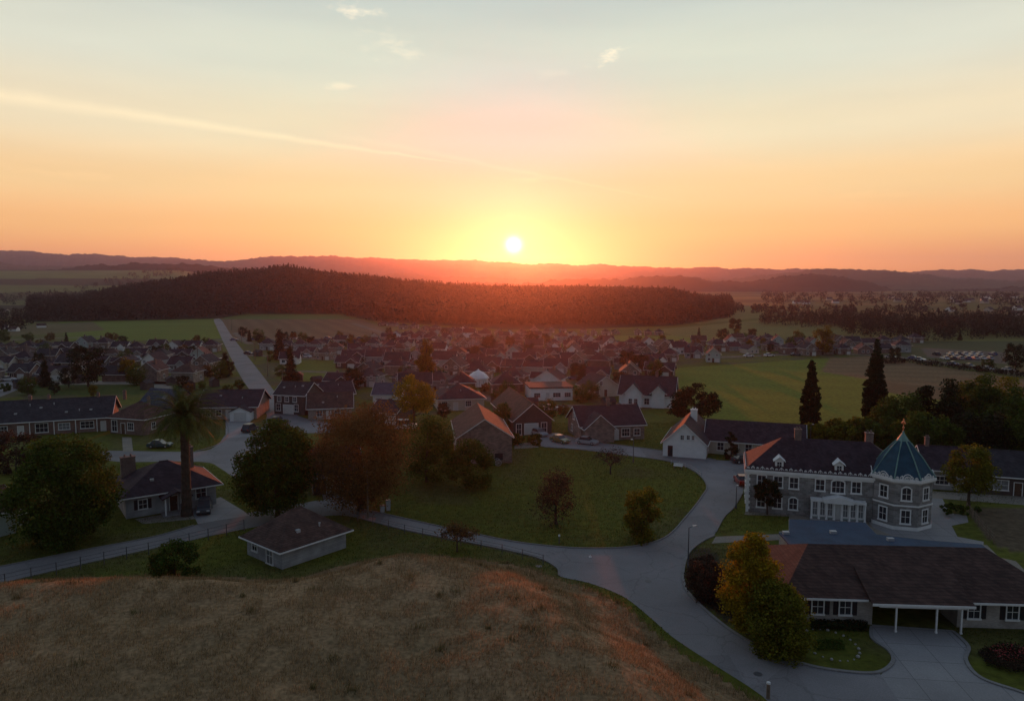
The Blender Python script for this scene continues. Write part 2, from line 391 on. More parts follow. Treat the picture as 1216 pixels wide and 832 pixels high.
# ---------------------------------------------------------------- terrain
hx = [30, 100, 150, 200, 250, 300, 340, 420, 500, 600, 700, 800, 850, 885]
hy = [372, 352, 340, 334, 325, 320, 315, 326, 336, 341, 341, 344, 358, 385]
bx = [0, 150, 250, 300, 400, 440, 600, 700, 800, 860, 900]
by = [383, 381, 379, 373, 373, 381, 392, 391, 387, 378, 376]
def pxof(x, y): return 608 + FP * x / np.maximum(y, 1) * 1.0
DC = 860.0
def forest_base(px): return CH * FP / (np.interp(px, bx, by) - HY)
def forest_crest(px):
    z = CH - (np.interp(px, hx, hy) - HY) * DC / FP - 13
    return np.maximum(z, 0) * sst(25, 60, px) * sst(900, 860, px)
def Zt(x, y):
    x = np.asarray(x, float); y = np.asarray(y, float); px = pxof(x, y)
    b = forest_base(px)
    z = forest_crest(px) * sst(b, DC, y) * sst(1500, 950, y) * (0.9 + .2 * fbm(x, y, 120, 3))
    left = sst(360, 200, px) * sst(1050, 2200, y) * 66
    z = np.maximum(z, left) + sst(700, 1500, y) * (fbm(x, y, 400, 8) * 5)
    return np.where(y < 600, 0, z)
NU = 600
Ds = np.concatenate([np.linspace(-60, 20, 12), np.linspace(22, 640, 470), 640 * (7600 / 640) ** (np.arange(1, 190) / 189)])
us = np.linspace(-1.15, 1.15, NU)
DD, UU = np.meshgrid(Ds, us, indexing='ij')
XX = UU * (np.maximum(DD, 0) + 60); ZZ = Zt(XX, DD)
nr = len(Ds); idx = np.arange(nr * NU).reshape(nr, NU)
F = np.stack([idx[:-1, :-1], idx[:-1, 1:], idx[1:, 1:], idx[1:, :-1]], -1).reshape(-1, 4)
V = np.stack([XX, DD, ZZ], -1).reshape(-1, 3)
# base colours of the land (albedo)
GR = (.100, .112, .016); 
colr = np.zeros((nr, NU, 3)); n1 = fbm(XX, DD, 35, 11)[..., None]; n2 = fbm(XX, DD, 6, 21)[..., None]
colr[:] = GR; colr = colr * (.62 + .45 * n1 + .35 * n2)
town = (DD > 175) & (DD < 470)
mudd = np.array((.085, .075, .055)); k = sst(.48, .60, n2) * .7
colr = np.where(town[..., None], colr * (1 - k) + mudd * k, colr)
far = DD > 640
fcell = vnoise(XX / 260 + DD / 900, DD / 130, 44)[..., None]
fc = np.where(fcell > .62, np.array((.13, .115, .045)), np.where(fcell > .35, np.array((.075, .095, .025)), np.array((.05, .05, .022))))
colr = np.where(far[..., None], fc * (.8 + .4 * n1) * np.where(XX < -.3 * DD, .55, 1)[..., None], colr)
dry = fbm(XX, DD, 11, 91)[..., None]; colr = np.where(((DD < 175) & True)[..., None], colr * (1 - .5 * sst(.52, .7, dry)) + np.array((.10, .085, .04)) * .5 * sst(.52, .7, dry), colr)
def paint(pts, c, soft=.25, stripe=None, world=False):
    poly = pts if world else W2(pts)
    m = inpoly(XX, DD, poly); c = np.array(c) * (1 - soft + 2 * soft * (n1 * .6 + n2 * .4))
    if stripe is not None:
        s = .5 + .5 * np.sin((XX * math.cos(stripe[0]) + DD * math.sin(stripe[0])) * stripe[1] + 4 * n1[..., 0])
        c = c * (1 - stripe[2] + 2 * stripe[2] * s[..., None])
    colr[m] = c[m]
FG = (.085, .115, .022); FB = (.115, .085, .045)
paint([(-60, 383), (30, 383), (30, 379), (256, 378), (268, 402), (150, 404), (-60, 408)], (.10, .11, .03))
paint([(70, 382), (256, 378), (268, 402), (80, 406)], (.115, .165, .025), .18)
paint([(0, 388), (110, 382), (125, 392), (0, 400)], (.12, .105, .05))
paint([(262, 379), (430, 379), (480, 400), (440, 404), (280, 404), (268, 394)], (.15, .10, .055), .2, (.4, .5, .12))
paint([(285, 370), (400, 370), (430, 379), (262, 379)], (.09, .135, .03))
paint([(440, 384), (600, 394), (600, 400), (470, 396)], (.13, .12, .035))
paint([(655, 399), (820, 398), (905, 410), (860, 413), (640, 408)], (.16, .185, .03), .15)
paint([(780, 391), (905, 380), (1216, 400), (1216, 412), (905, 409), (800, 399)], (.16, .155, .045))
paint([(800, 373), (915, 362), (920, 375), (830, 385)], (.17, .165, .05))
paint([(786, 438), (860, 433), (1000, 424), (1300, 470), (1300, 520), (940, 515), (830, 500), (800, 470)], (.145, .175, .022), .15, (1.2, .35, .05))
paint([(985, 425), (1030, 423), (1300, 462), (1300, 475), (1100, 462), (975, 441)], (.19, .125, .065), .2, (1.35, .5, .1))
paint([(1035, 452), (1300, 478), (1300, 492), (1090, 472), (1030, 462)], (.135, .100, .052), .2)
paint([(1070, 405), (1300, 405), (1300, 455), (1070, 428)], (.075, .085, .035))
paint([(1095, 413), (1195, 418), (1195, 432), (1100, 424)], (.13, .105, .085))
paint([(905, 411), (1010, 402), (1010, 396), (905, 402)], (.15, .135, .04))
paint([(352, 428), (400, 427), (404, 452), (352, 452)], (.12, .15, .022))
paint([(590, 447), (700, 444), (705, 453), (590, 454)], (.125, .10, .05))
paint([(40, 457), (210, 457), (300, 458), (300, 466), (20, 470)], (.055, .085, .018))
paint([(1150, 601), (1300, 606), (1300, 670), (1185, 650), (1155, 620)], (.115, .088, .055), .3)
paint([(812, 655), (845, 648), (870, 700), (880, 750), (820, 712)], (.060, .050, .032))
# streets seen between the rows of houses
STR = [([(262, 404), (440, 402), (520, 412)], 5), ([(290, 421), (420, 428), (560, 436), (640, 447)], 5), ([(520, 412), (700, 424), (790, 440)], 5),
       ([(640, 447), (720, 452), (790, 470)], 4.5), ([(500, 405), (560, 425), (620, 450)], 4.5), ([(820, 425), (1000, 420), (1100, 428), (1216, 444), (1300, 452)], 5),
       ([(700, 398), (690, 412), (760, 432)], 4), ([(-20, 430), (110, 428), (270, 430)], 4.5), ([(-40, 405), (140, 399)], 5), ([(280, 395), (296, 408)], 4),
       ([(420, 384), (480, 403), (520, 412)], 4.5), ([(330, 440), (440, 446), (470, 470)], 4), ([(560, 465), (600, 478), (690, 482)], 4)]
for pts, w in STR:
    wl = W2(smooth_line(pts, n=5)); d = segdist(XX, DD, wl, False); m = d < w / 2
    colr[m] = np.array((.17, .15, .13)) * (.8 + .4 * n2[m])
px_ = pxof(XX, DD); fb = forest_base(px_); vy = HY + (CH - ZZ) * FP / np.maximum(DD, 1) + 2 * (fbm(px_, DD, 60, 77) - .5)
for y0, y1, x1, c in ((321.5, 331, 226, (.13, .17, .05)), (331, 339, 230, (.035, .04, .02)), (339, 347, 190, (.12, .15, .045)), (347, 356, 150, (.05, .06, .025)), (356, 362, 120, (.10, .12, .04))):
    m = (vy > y0) & (vy < y1) & (px_ < x1) & (DD > 900); colr[m] = np.array(c) * (.75 + .5 * n1[m])
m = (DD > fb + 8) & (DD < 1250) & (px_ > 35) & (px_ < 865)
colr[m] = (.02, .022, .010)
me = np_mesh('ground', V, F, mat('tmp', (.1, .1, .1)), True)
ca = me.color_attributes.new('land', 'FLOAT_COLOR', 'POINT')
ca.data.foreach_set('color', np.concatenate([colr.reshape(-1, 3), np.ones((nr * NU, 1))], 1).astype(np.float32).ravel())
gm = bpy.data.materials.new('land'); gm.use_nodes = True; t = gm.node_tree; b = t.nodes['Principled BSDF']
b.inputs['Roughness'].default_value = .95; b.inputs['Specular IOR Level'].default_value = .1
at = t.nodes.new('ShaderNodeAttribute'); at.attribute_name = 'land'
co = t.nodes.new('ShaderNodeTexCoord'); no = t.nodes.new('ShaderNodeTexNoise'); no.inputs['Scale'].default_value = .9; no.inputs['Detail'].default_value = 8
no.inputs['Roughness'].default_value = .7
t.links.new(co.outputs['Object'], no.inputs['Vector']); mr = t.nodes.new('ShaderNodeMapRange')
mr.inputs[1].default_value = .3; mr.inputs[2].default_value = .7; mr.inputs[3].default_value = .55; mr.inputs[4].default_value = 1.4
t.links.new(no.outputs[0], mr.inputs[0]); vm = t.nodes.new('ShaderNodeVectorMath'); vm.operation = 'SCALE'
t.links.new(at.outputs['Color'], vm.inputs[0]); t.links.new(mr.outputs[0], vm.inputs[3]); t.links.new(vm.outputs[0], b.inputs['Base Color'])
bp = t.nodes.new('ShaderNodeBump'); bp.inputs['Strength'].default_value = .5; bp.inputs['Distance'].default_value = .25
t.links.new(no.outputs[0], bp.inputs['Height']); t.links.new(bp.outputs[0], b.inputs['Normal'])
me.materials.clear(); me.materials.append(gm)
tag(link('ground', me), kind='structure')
# ---------------------------------------------------------------- far ridges
def ridge(name, xs, ys, D, front, back, c, bumps, seed, step=7.0):
    px = np.arange(-260, 1480, step * .35); ycr = np.interp(px, xs, ys)
    x = (px - 608) / FP * D
    zc = CH - (ycr - HY) * D / FP
    zc = zc + (fbm(x, x * 0 + seed, D * .03, seed) - .5) * D * .006; zb = np.abs(fbm(x, x * 0, 14, seed + 3, 2) - .5) * bumps * 2
    rows = []; prof = [(-1, 0), (-.8, .1), (-.6, .3), (-.4, .58), (-.2, .86), (-.08, .965), (0, 1), (.1, .96), (.5, .6), (1, 0)]
    for a, h in prof:
        yy = D + (a * front if a < 0 else a * back) + (fbm(x, x * 0 + a * 9, 300, seed + 5) - .5) * front * .25 * (1 - h)
        xx = x * yy / D if a < 0 else x
        rows.append(np.stack([xx, yy, np.maximum(zc, 3) * h - (2 if h == 0 else 0) + (zb if h == 1 else 0)
                              + (fbm(xx, yy, 90, seed + 7) - .5) * bumps * 1.2 * (0 < h < 1)], -1))
    v = np.stack(rows); r, n = v.shape[:2]; ix = np.arange(r * n).reshape(r, n)
    f = np.stack([ix[:-1, :-1], ix[:-1, 1:], ix[1:, 1:], ix[1:, :-1]], -1).reshape(-1, 4)
    m = mat(name + str(seed), c, .95, .3, .0045, c2=tuple(q * .45 for q in c), spec=.05, fine=(.03, .35))
    tag(link(name, np_mesh(name, v.reshape(-1, 3), f, m, False)), kind='structure')
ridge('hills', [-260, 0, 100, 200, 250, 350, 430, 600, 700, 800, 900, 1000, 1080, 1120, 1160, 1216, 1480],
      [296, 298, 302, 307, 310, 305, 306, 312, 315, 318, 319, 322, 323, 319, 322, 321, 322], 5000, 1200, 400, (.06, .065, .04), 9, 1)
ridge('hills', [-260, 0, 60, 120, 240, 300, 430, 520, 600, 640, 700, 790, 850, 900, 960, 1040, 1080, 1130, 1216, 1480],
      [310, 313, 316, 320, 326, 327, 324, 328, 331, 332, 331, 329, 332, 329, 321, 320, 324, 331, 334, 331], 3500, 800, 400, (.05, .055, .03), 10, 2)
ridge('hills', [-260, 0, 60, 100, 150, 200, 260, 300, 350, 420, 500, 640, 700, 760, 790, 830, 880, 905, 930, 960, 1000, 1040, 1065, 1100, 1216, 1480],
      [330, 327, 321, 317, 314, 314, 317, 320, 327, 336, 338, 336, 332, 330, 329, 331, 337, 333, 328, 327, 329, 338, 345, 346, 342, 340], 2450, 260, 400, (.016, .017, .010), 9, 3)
# ---------------------------------------------------------------- the dry grass knoll in front
KB = [(-150, 690), (0, 690), (100, 684), (200, 682), (260, 684), (300, 685), (345, 686), (375, 680), (405, 671), (435, 664), (470, 659), (510, 658), (560, 662), (620, 671), (662, 685), (700, 698), (740, 716),
      (770, 741), (800, 766), (850, 797), (905, 832), (960, 868), (1010, 905)]
KW = smooth_line(W2(KB), n=5) + [(40, 20), (50, -55), (-150, -55), (-150, 75)]
g = .62; gx = np.arange(-112, 52, g); gy = np.arange(-50, 94, g)
KX, KY = np.meshgrid(gx, gy, indexing='ij')
def knoll_z(x, y):
    ins = inpoly(x, y, KW); d = segdist(x, y, KW)
    n = fbm(x, y, 14, 31, 3) - .5; fine = fbm(x, y, 2.2, 41, 3) - .5
    h = 4.2 * sst(0, 13.0, d) + n * 1.7 * sst(3, 16, d) + fine * .28 * sst(0, 3, d)
    return np.where(ins, h, -.35 - np.minimum(d, 3) * .3)
KZ = knoll_z(KX, KY); a, b2 = KX.shape; ix = np.arange(a * b2).reshape(a, b2)
F = np.stack([ix[:-1, :-1], ix[1:, :-1], ix[1:, 1:], ix[:-1, 1:]], -1).reshape(-1, 4)
zf = KZ.ravel()[F].max(1) > -.3; F = F[zf]
drym = mat('dry_grass_soil', (.32, .21, .115), .95, .3, .10, c2=(.20, .145, .078), bump=.5, spec=.05, fine=(2.5, .35))
tag(link('hill', np_mesh('hill', np.stack([KX, KY, KZ], -1).reshape(-1, 3), F, drym, True)), kind='structure')
def blades(n, x, y, z, hmin, hmax, w):
    h = RNG.uniform(hmin, hmax, n); a = RNG.uniform(0, 2 * np.pi, n); ww = w * RNG.uniform(.6, 1.4, n)
    lx = RNG.normal(.12, .22, n) * h; ly = RNG.normal(0, .22, n) * h
    dx = np.cos(a) * ww / 2; dy = np.sin(a) * ww / 2
    v = np.stack([np.stack([x - dx, y - dy, z - .03], -1), np.stack([x + dx, y + dy, z - .03], -1),
                  np.stack([x + lx, y + ly, z + h], -1)], 1).reshape(-1, 3)
    return v, np.arange(3 * n).reshape(n, 3)
nw = 200; wx = RNG.uniform(-60, 45, nw); wy = RNG.uniform(42, 88, nw); q = inpoly(wx, wy, KW) & (fbm(wx, wy, 9, 83, 2) > .47); wx, wy = wx[q], wy[q]
k = np.repeat(np.arange(len(wx)), 46); rr = RNG.uniform(.12, .42, len(wx))[k]; bx_ = wx[k] + RNG.normal(size=len(k)) * rr; by_ = wy[k] + RNG.normal(size=len(k)) * rr
v, f = blades(len(k), bx_, by_, knoll_z(bx_, by_), .25, .62, .055)
tag(link('weeds', np_mesh('weeds', v, f, leaf('weed_blades', (.11, .115, .045), c2=(.20, .15, .07), trans=.25, scale=.3))), 'coarse darker tufts and weeds among the dry grass', 'weeds', kind='stuff')
n = 420000; x = RNG.uniform(-75, 48, n); y = RNG.uniform(38, 91, n)
m = (np.abs(x) < y * .78 + 3) & inpoly(x, y, KW); x, y = x[m], y[m]
clump = fbm(x, y, 1.6, 61, 2); m = RNG.random(len(x)) < sst(.30, .62, clump) + .15; x, y = x[m], y[m]
v, f = blades(len(x), x, y, knoll_z(x, y), .12, .42, .05)
grm = leaf('dry_grass_blades', (.40, .27, .145), c2=(.25, .185, .098), trans=.3, scale=.15)
tag(link('dry_grass', np_mesh('dry_grass', v, f, grm)), 'dry brown grass covering the knoll in the foreground', 'grass', kind='stuff')
# ---------------------------------------------------------------- roads, drives, kerbs
def sheet(name, polys, m, z, sm=True):
    for i, pts in enumerate(polys):
        w = W2(pts); w = smooth_line(w, True, 4) if sm else w
        vs = [Vector((a, b, 0)) for a, b in w]; tr = tessellate_polygon([vs])
        me = bpy.data.meshes.new(name); me.from_pydata([(v.x, v.y, z) for v in vs], [], [tuple(q) for q in tr]); me.materials.append(m)
        bm = bmesh.new(); bm.from_mesh(me)
        for fc in bm.faces:
            fc.normal_update()
            if fc.normal.z < 0: fc.normal_flip()
        bm.to_mesh(me); bm.free()
        tag(link(name, me), kind='structure')
up_edge = [(0, 673), (100, 653), (180, 638), (230, 624), (262, 614), (310, 606), (350, 599), (385, 594), (425, 603), (500, 620), (560, 633), (610, 643), (660, 649), (700, 651),
           (750, 649), (790, 638), (815, 613), (833, 590), (839, 576), (825, 560), (795, 548), (745, 541), (690, 534), (650, 531)]
sheet('road', [[(975, 885), (905, 826), (850, 790), (800, 757), (770, 731), (740, 708), (700, 692), (665, 684), (661, 674), (640, 663), (600, 653), (540, 641), (480, 629), (430, 616),
                (390, 612), (300, 626), (200, 647), (100, 669), (0, 692), (-90, 712), (-90, 690)] + up_edge +
               [(630, 525), (655, 514), (672, 517), (700, 524), (740, 529), (800, 537), (850, 546), (886, 548), (884, 560), (882, 585), (872, 602), (860, 614), (848, 635), (835, 642),
                (818, 656), (811, 680), (815, 700), (835, 722), (870, 750), (910, 772), (960, 790), (1010, 798), (1044, 799), (1075, 840), (1115, 890)]], asphalt, .02)
sheet('road', [[(254, 379), (262, 379), (274, 397), (290, 418), (312, 446), (335, 476), (355, 494), (392, 502), (394, 513), (352, 516), (352, 540), (325, 575), (283, 569), (262, 556),
                (238, 548), (140, 548), (125, 541), (130, 535), (232, 536), (258, 528), (271, 514), (300, 516), (317, 493), (300, 468), (283, 442), (268, 412), (258, 390)]], asphalt, .016)
sheet('road', [[(-60, 490), (8, 468), (40, 453), (44, 449), (24, 450), (-60, 466)]], asphalt, .016)
sheet('driveway', [[(1035, 741), (1132, 748), (1150, 768), (1147, 784), (1165, 805), (1216, 823), (1270, 845), (1270, 890), (1113, 890), (1073, 840), (1046, 801), (1060, 786), (1056, 773), (1038, 762)],
                   [(382, 584), (424, 580), (424, 604), (385, 596)], [(268, 497), (297, 497), (299, 518), (268, 520)],
                   [(225, 602), (262, 590), (290, 607), (296, 612), (262, 617), (235, 622)],
                   [(1100, 586), (1118, 590), (1128, 609), (1148, 612), (1150, 620), (1130, 624), (1137, 637), (1168, 643), (1168, 648), (1045, 640), (1028, 622)]], concrete, .024, False)
sheet('forecourt', [[(937, 612), (1026, 617), (1038, 627), (1060, 636), (1100, 641), (1172, 647), (1195, 670), (1240, 720), (925, 720), (925, 631), (937, 629)]], pathm, .028, False)
sheet('path', [[(850, 637), (925, 634), (925, 641), (845, 645)], [(886, 605), (1030, 618), (1036, 625), (937, 613), (884, 611)],
               [(40, 453), (183, 451), (205, 452), (205, 456), (40, 457)], [(183, 453), (204, 453), (206, 462), (183, 461)],
               [(145, 519), (156, 519), (158, 536), (146, 536)], [(1105, 583), (1260, 592), (1260, 603), (1105, 591)],
               [(611, 527), (640, 524), (640, 531), (611, 533)], [(1188, 662), (1206, 666), (1240, 700), (1216, 700)],
               [(470, 470), (480, 469), (478, 474), (470, 475)], [(160, 616), (225, 606), (232, 616), (170, 622)]], pathm, .032, False)
def kerb(pts, w=.16, h=.13, m=None):
    L = [Vector((*q, 0)) for q in smooth_line(W2(pts), n=5)]; mb = MB(); vs = []; fs = []
    for i, p in enumerate(L):
        t = (L[min(i + 1, len(L) - 1)] - L[max(i - 1, 0)]).normalized(); q = Vector((-t.y, t.x, 0)) * w / 2
        vs += [(p.x - q.x, p.y - q.y, -.02), (p.x - q.x, p.y - q.y, h), (p.x + q.x, p.y + q.y, h), (p.x + q.x, p.y + q.y, -.02)]
    for i in range(len(L) - 1):
        for k in range(3): fs.append((4 * i + k, 4 * i + k + 1, 4 * i + 5 + k, 4 * i + 4 + k))
    mb.add(vs, fs); tag(mb.build('kerb', m or kerbm), kind='structure')
kerb(up_edge[8:]); kerb([(430, 616), (480, 629), (540, 641), (600, 653), (640, 663), (661, 674), (664, 684)])
kerb([(848, 636), (835, 642), (818, 656), (811, 680), (815, 700), (835, 722), (870, 750), (910, 772), (960, 790), (1010, 798), (1044, 798), (1060, 786), (1056, 773), (1036, 758), (1035, 744)], .3)
kerb([(1132, 750), (1150, 768), (1147, 784), (1165, 805), (1216, 823), (1270, 845)], .3)
kerb([(672, 517), (700, 524), (740, 529), (800, 537), (850, 546)]); kerb([(882, 585), (872, 602), (860, 614), (850, 632)])
kerb([(0, 673), (100, 653), (180, 638), (230, 624)]); kerb([(232, 536), (258, 528), (271, 514), (268, 498)])

# ---------------------------------------------------------------- trees
def leaf_cloud(pts, size, flat=.5, asp=1.0):
    n = len(pts); a = RNG.normal(size=(n, 3)); a[:, 2] *= flat; a /= np.linalg.norm(a, axis=1)[:, None] + 1e-6
    r = RNG.normal(size=(n, 3)); b = np.cross(a, r); b /= np.linalg.norm(b, axis=1)[:, None] + 1e-6
    s = (size * RNG.uniform(.6, 1.3, n))[:, None] / 2
    v = np.stack([pts - a * s * asp, pts + b * s * .8, pts + a * s * asp, pts - b * s * .8], 1).reshape(-1, 3)
    return v, np.arange(4 * n).reshape(n, 4)
PROF = {
 'round': lambda t: np.sqrt(np.clip(1 - (2 * t - 1) ** 2, 0, 1)) ** .9,
 'bushy': lambda t: np.clip(np.sin(np.pi * np.clip(t * .86 + .14, 0, 1)) ** .55, 0, 1),
 'egg': lambda t: np.clip(np.sin(np.pi * np.clip(t * .92 + .06, 0, 1) ** .8) ** .7, 0, 1),
 'column': lambda t: np.clip(1.15 * (1 - t ** 3) * (.55 + .45 * np.clip(t * 4, 0, 1)), 0, 1),
 'cypress': lambda t: np.clip((1 - t ** 1.7) * (.6 + .4 * np.clip(t * 3.5, 0, 1)), .02, 1),
 'conifer': lambda t: np.clip(1.02 - t, .02, 1) * (.82 + .18 * np.sin(t * 34)),
 'fountain': lambda t: np.clip(t ** .6, .1, 1) * np.sqrt(np.clip(1.05 - t, 0, 1)) * 1.5}
def crown_pts(kind, h0, H, Wd, n, lumps, shell=.55, spread=.16):
    pf = PROF[kind]; cs = []
    while len(cs) < lumps:
        t = RNG.random()
        if RNG.random() > pf(np.array(t)) ** 1.2: continue
        rr = pf(np.array(t)) * Wd / 2; q = RNG.random() ** .5 * (1 - shell) + shell * RNG.random() ** .3
        q = min(q, .93) * RNG.uniform(.86, 1.06); a = RNG.uniform(0, 2 * math.pi)
        cs.append((rr * q * math.cos(a), rr * q * math.sin(a), h0 + (H - h0) * t))
    cs = np.array(cs); sp = spread * min(Wd, (H - h0)) * RNG.uniform(.55, 1.25, lumps)
    k = RNG.integers(0, lumps, n); d = RNG.normal(size=(n, 3)); d /= np.linalg.norm(d, axis=1)[:, None]
    d *= (RNG.random(n) ** .45)[:, None]; d[:, 2] *= .75
    p = cs[k] + d * sp[k][:, None] * 1.25
    p[:, 2] = np.clip(p[:, 2], .08, H * 1.02)
    return p, cs
def make_tree(kind, H, Wd, m, n=9000, size=.30, h0=None, lumps=60, trunk_r=None, shell=.6, spread=.16, flat=.6):
    h0 = H * .18 if h0 is None else h0; p, cs = crown_pts(kind, h0, H, Wd, n, lumps, shell, spread)
    v, f = leaf_cloud(p, size, flat); crown = np_mesh('crown', v, f, m)
    tb = MB(); r = trunk_r or H * .022
    wob = [(random.uniform(-.02, .02) * H, random.uniform(-.02, .02) * H) for _ in range(5)]
    top = H * (.62 if kind in ('round', 'bushy', 'egg', 'fountain') else .9)
    pts = [(wob[i][0] * i / 4, wob[i][1] * i / 4, top * i / 4 - (.1 if i == 0 else 0)) for i in range(5)]
    tb.tube(pts, [r * 1.5, r, r * .8, r * .55, r * .25], 8)
    for i in range(min(14, lumps)):
        c = cs[i]; z0 = max(h0 * .8, min(top * .9, c[2] * .6)); k = z0 / top
        s = Vector((0, 0, z0)); e = Vector(c); mid = s.lerp(e, .5) + Vector((0, 0, -.03 * H))
        tb.tube([s, mid, e], [r * .45 * (1 - k * .5), r * .28, r * .08], 5)
    return crown, tb.mesh('trunk', bark)
def put_tree(proto, loc, s=1.0, rz=None, name='tree', label=None, cat='tree', group=None, sz=None):
    e = empty(name, loc, random.uniform(0, 6.28) if rz is None else rz, label, cat, group)
    e.scale = (s, s, sz or s)
    link('crown', proto[0], e); link('trunk', proto[1], e)
    return e
def make_bare(H, Wd, m_twig, leaves=None, n_leaf=0, depth=6, seed=1, tw=.012):
    rnd = random.Random(seed); mb = MB(); tips = []
    def br(p, d, L, r, k):
        e = p + d * L; mid = p.lerp(e, .5) + Vector((rnd.uniform(-.05, .05), rnd.uniform(-.05, .05), rnd.uniform(-.02, .05))) * L
        mb.tube([p, mid, e], [r, r * .8, r * .6], 6 if k < 2 else 3, cap=False)
        if k >= depth: tips.append(e); return
        if k >= depth - 2: tips.append(e)
        for i in range(3 if k else 4):
            ax = Vector((rnd.uniform(-1, 1), rnd.uniform(-1, 1), rnd.uniform(-.25, .55))).normalized()
            nd = (d * .75 + ax * .75); nd.x *= Wd; nd.y *= Wd
            br(e if i else p.lerp(e, .75), nd.normalized(), L * rnd.uniform(.62, .85), max(r * .55, tw), k + 1)
    br(Vector((0, 0, -.05)), Vector((0, 0, 1)), H * .26, H * .026, 0)
    tm = mb.mesh('trunk', m_twig); crown = None
    if n_leaf:
        t = np.array([tuple(q) for q in tips]); k = RNG.integers(0, len(t), n_leaf)
        v, f = leaf_cloud(t[k] + RNG.normal(size=(n_leaf, 3)) * .32, .22); crown = np_mesh('crown', v, f, leaves)
    return crown, tm
def put_bare(proto, loc, label, s=1, name='bare_tree', rz=0, cat='tree'):
    e = empty(name, loc, rz, label, cat); e.scale = (s, s, s)
    link('trunk', proto[1], e)
    if proto[0]: link('crown', proto[0], e)
    return e
L_green = leaf('green_leaves', (.085, .130, .018), c2=(.045, .072, .012))
L_ygreen = leaf('yellow_green_leaves', (.19, .18, .016), c2=(.10, .11, .014))
L_yellow = leaf('yellow_leaves', (.36, .25, .012), c2=(.20, .16, .012))
L_gold = leaf('golden_leaves', (.24, .165, .014), c2=(.12, .10, .012))
L_rust = leaf('rust_leaves', (.21, .115, .036), c2=(.12, .075, .028))
L_dark = leaf('dark_green_leaves', (.028, .042, .013), c2=(.015, .025, .009), trans=.15)
L_plum = leaf('plum_leaves', (.080, .052, .034), c2=(.032, .024, .018))
L_for = leaf('forest_leaves', (.026, .030, .012), c2=(.014, .016, .007), trans=.0, scale=.02, island=False)
def B(px, py): return P(px, py)
def big(kind, px, py, Hpx, Wpx, m, label, name='tree', n=9000, size=.30, group=None, **kw):
    b = P(px, py); D = b.y; H = Hpx * D / FP; Wd = Wpx * D / FP
    return put_tree(make_tree(kind, H, Wd, m, n=n, size=size, **kw), b, 1, 0, name, label, 'tree', group)
big('bushy', 78, 643, 126, 126, L_green, 'big spreading green tree at far left beside the grey house with porch', n=42000, lumps=120, h0=1.0, spread=.13)
big('egg', 330, 613, 116, 98, L_green, 'large leafy green tree right behind the small hip-roofed house', n=38000, lumps=115, h0=1.4, size=.3, spread=.13)
big('round', 428, 606, 128, 124, L_rust, 'wide russet autumn tree beside the dark house, left of the green', n=42000, lumps=170, h0=1.2, shell=.35, spread=.17, size=.24)
big('bushy', 507, 572, 80, 68, L_green, 'dark green tree left of the stone barn', n=11000, lumps=60, h0=.8)
big('bushy', 558, 578, 56, 60, L_green, 'shorter green tree in front of the stone barn wall', n=9000, lumps=50, h0=.5)
big('round', 492, 508, 64, 46, L_yellow, 'rounded golden tree below the tall golden poplar', n=8000, lumps=50, size=.34, h0=2.2)
big('column', 507, 462, 60, 24, L_gold, 'tall narrow golden poplar behind the rounded golden tree', 'poplar_tree', n=8000, lumps=60, h0=1.5, size=.45)
big('cypress', 961, 520, 100, 29, L_dark, 'shorter pointed cypress behind the villa roof, left of the taller one', 'cypress_tree', n=30000, lumps=420, h0=.3, spread=.075, size=.34, shell=.45)
big('cypress', 1037, 512, 112, 35, L_dark, 'tallest dark cypress behind the villa tower', 'cypress_tree', n=34000, lumps=460, h0=.3, spread=.075, size=.36, shell=.45)
big('bushy', 824, 500, 44, 62, L_dark, 'wide dark round tree at the corner of the big green field', n=9000, lumps=60, size=.45, h0=.8)
big('egg', 889, 752, 124, 70, L_yellow, 'bright yellow tree at the ranch house corner by the road bend', n=30000, lumps=110, h0=.9, size=.2)
big('bushy', 923, 776, 88, 76, L_ygreen, 'dark green leafy tree in front of the ranch house windows', n=30000, lumps=110, h0=.5, size=.2)
big('egg', 1150, 602, 76, 54, L_ygreen, 'yellow-topped tree on a bare trunk right of the villa tower', n=10000, lumps=60, h0=2.6, size=.28)
big('egg', 911, 611, 45, 30, L_dark, 'small dark tree standing before the villa left windows', n=5000, lumps=30, h0=1.8, size=.24)
big('bushy', 762, 641, 67, 46, L_ygreen, 'yellow-green bushy tree at the right corner of the central green', n=9000, lumps=50, h0=.4, size=.24)
big('bushy', 660, 622, 66, 50, L_plum, 'soft reddish shrubby tree in the middle of the central green', n=4200, lumps=60, h0=.5, size=.22, shell=.2, spread=.24)
big('bushy', 208, 687, 46, 66, L_green, 'low round green bush on the bank below the left road', 'bush', n=8000, lumps=40, h0=.1, size=.22)
big('bushy', 838, 712, 52, 46, L_plum, 'purple-brown shrub in the bed left of the yellow tree', 'bush', n=5000, lumps=50, h0=.1, size=.2)
big('bushy', 1134, 611, 14, 40, L_green, 'clipped low hedge bush right of the villa tower', 'bush', n=3500, lumps=30, h0=.1, size=.2)
big('bushy', 20, 560, 50, 70, L_plum, 'brownish tree at the far left edge behind the big green tree', n=6000, lumps=50, h0=.6)
big('bushy', 432, 603, 40, 26, L_rust, 'rusty bush beside the driveway of the dark house', 'bush', n=2600, lumps=30, h0=.1)
big('bushy', 612, 527, 14, 24, L_green, 'round green shrub right of the barn corner', 'bush', n=1500, lumps=20, h0=.05)
big('bushy', 636, 528, 13, 22, L_green, 'round green shrub by the driveway with the parked car', 'bush', n=1500, lumps=20, h0=.05)
big('bushy', 868, 545, 36, 16, L_dark, 'slim dark shrub against the white gable wall', 'bush', n=1800, lumps=20, h0=.05)
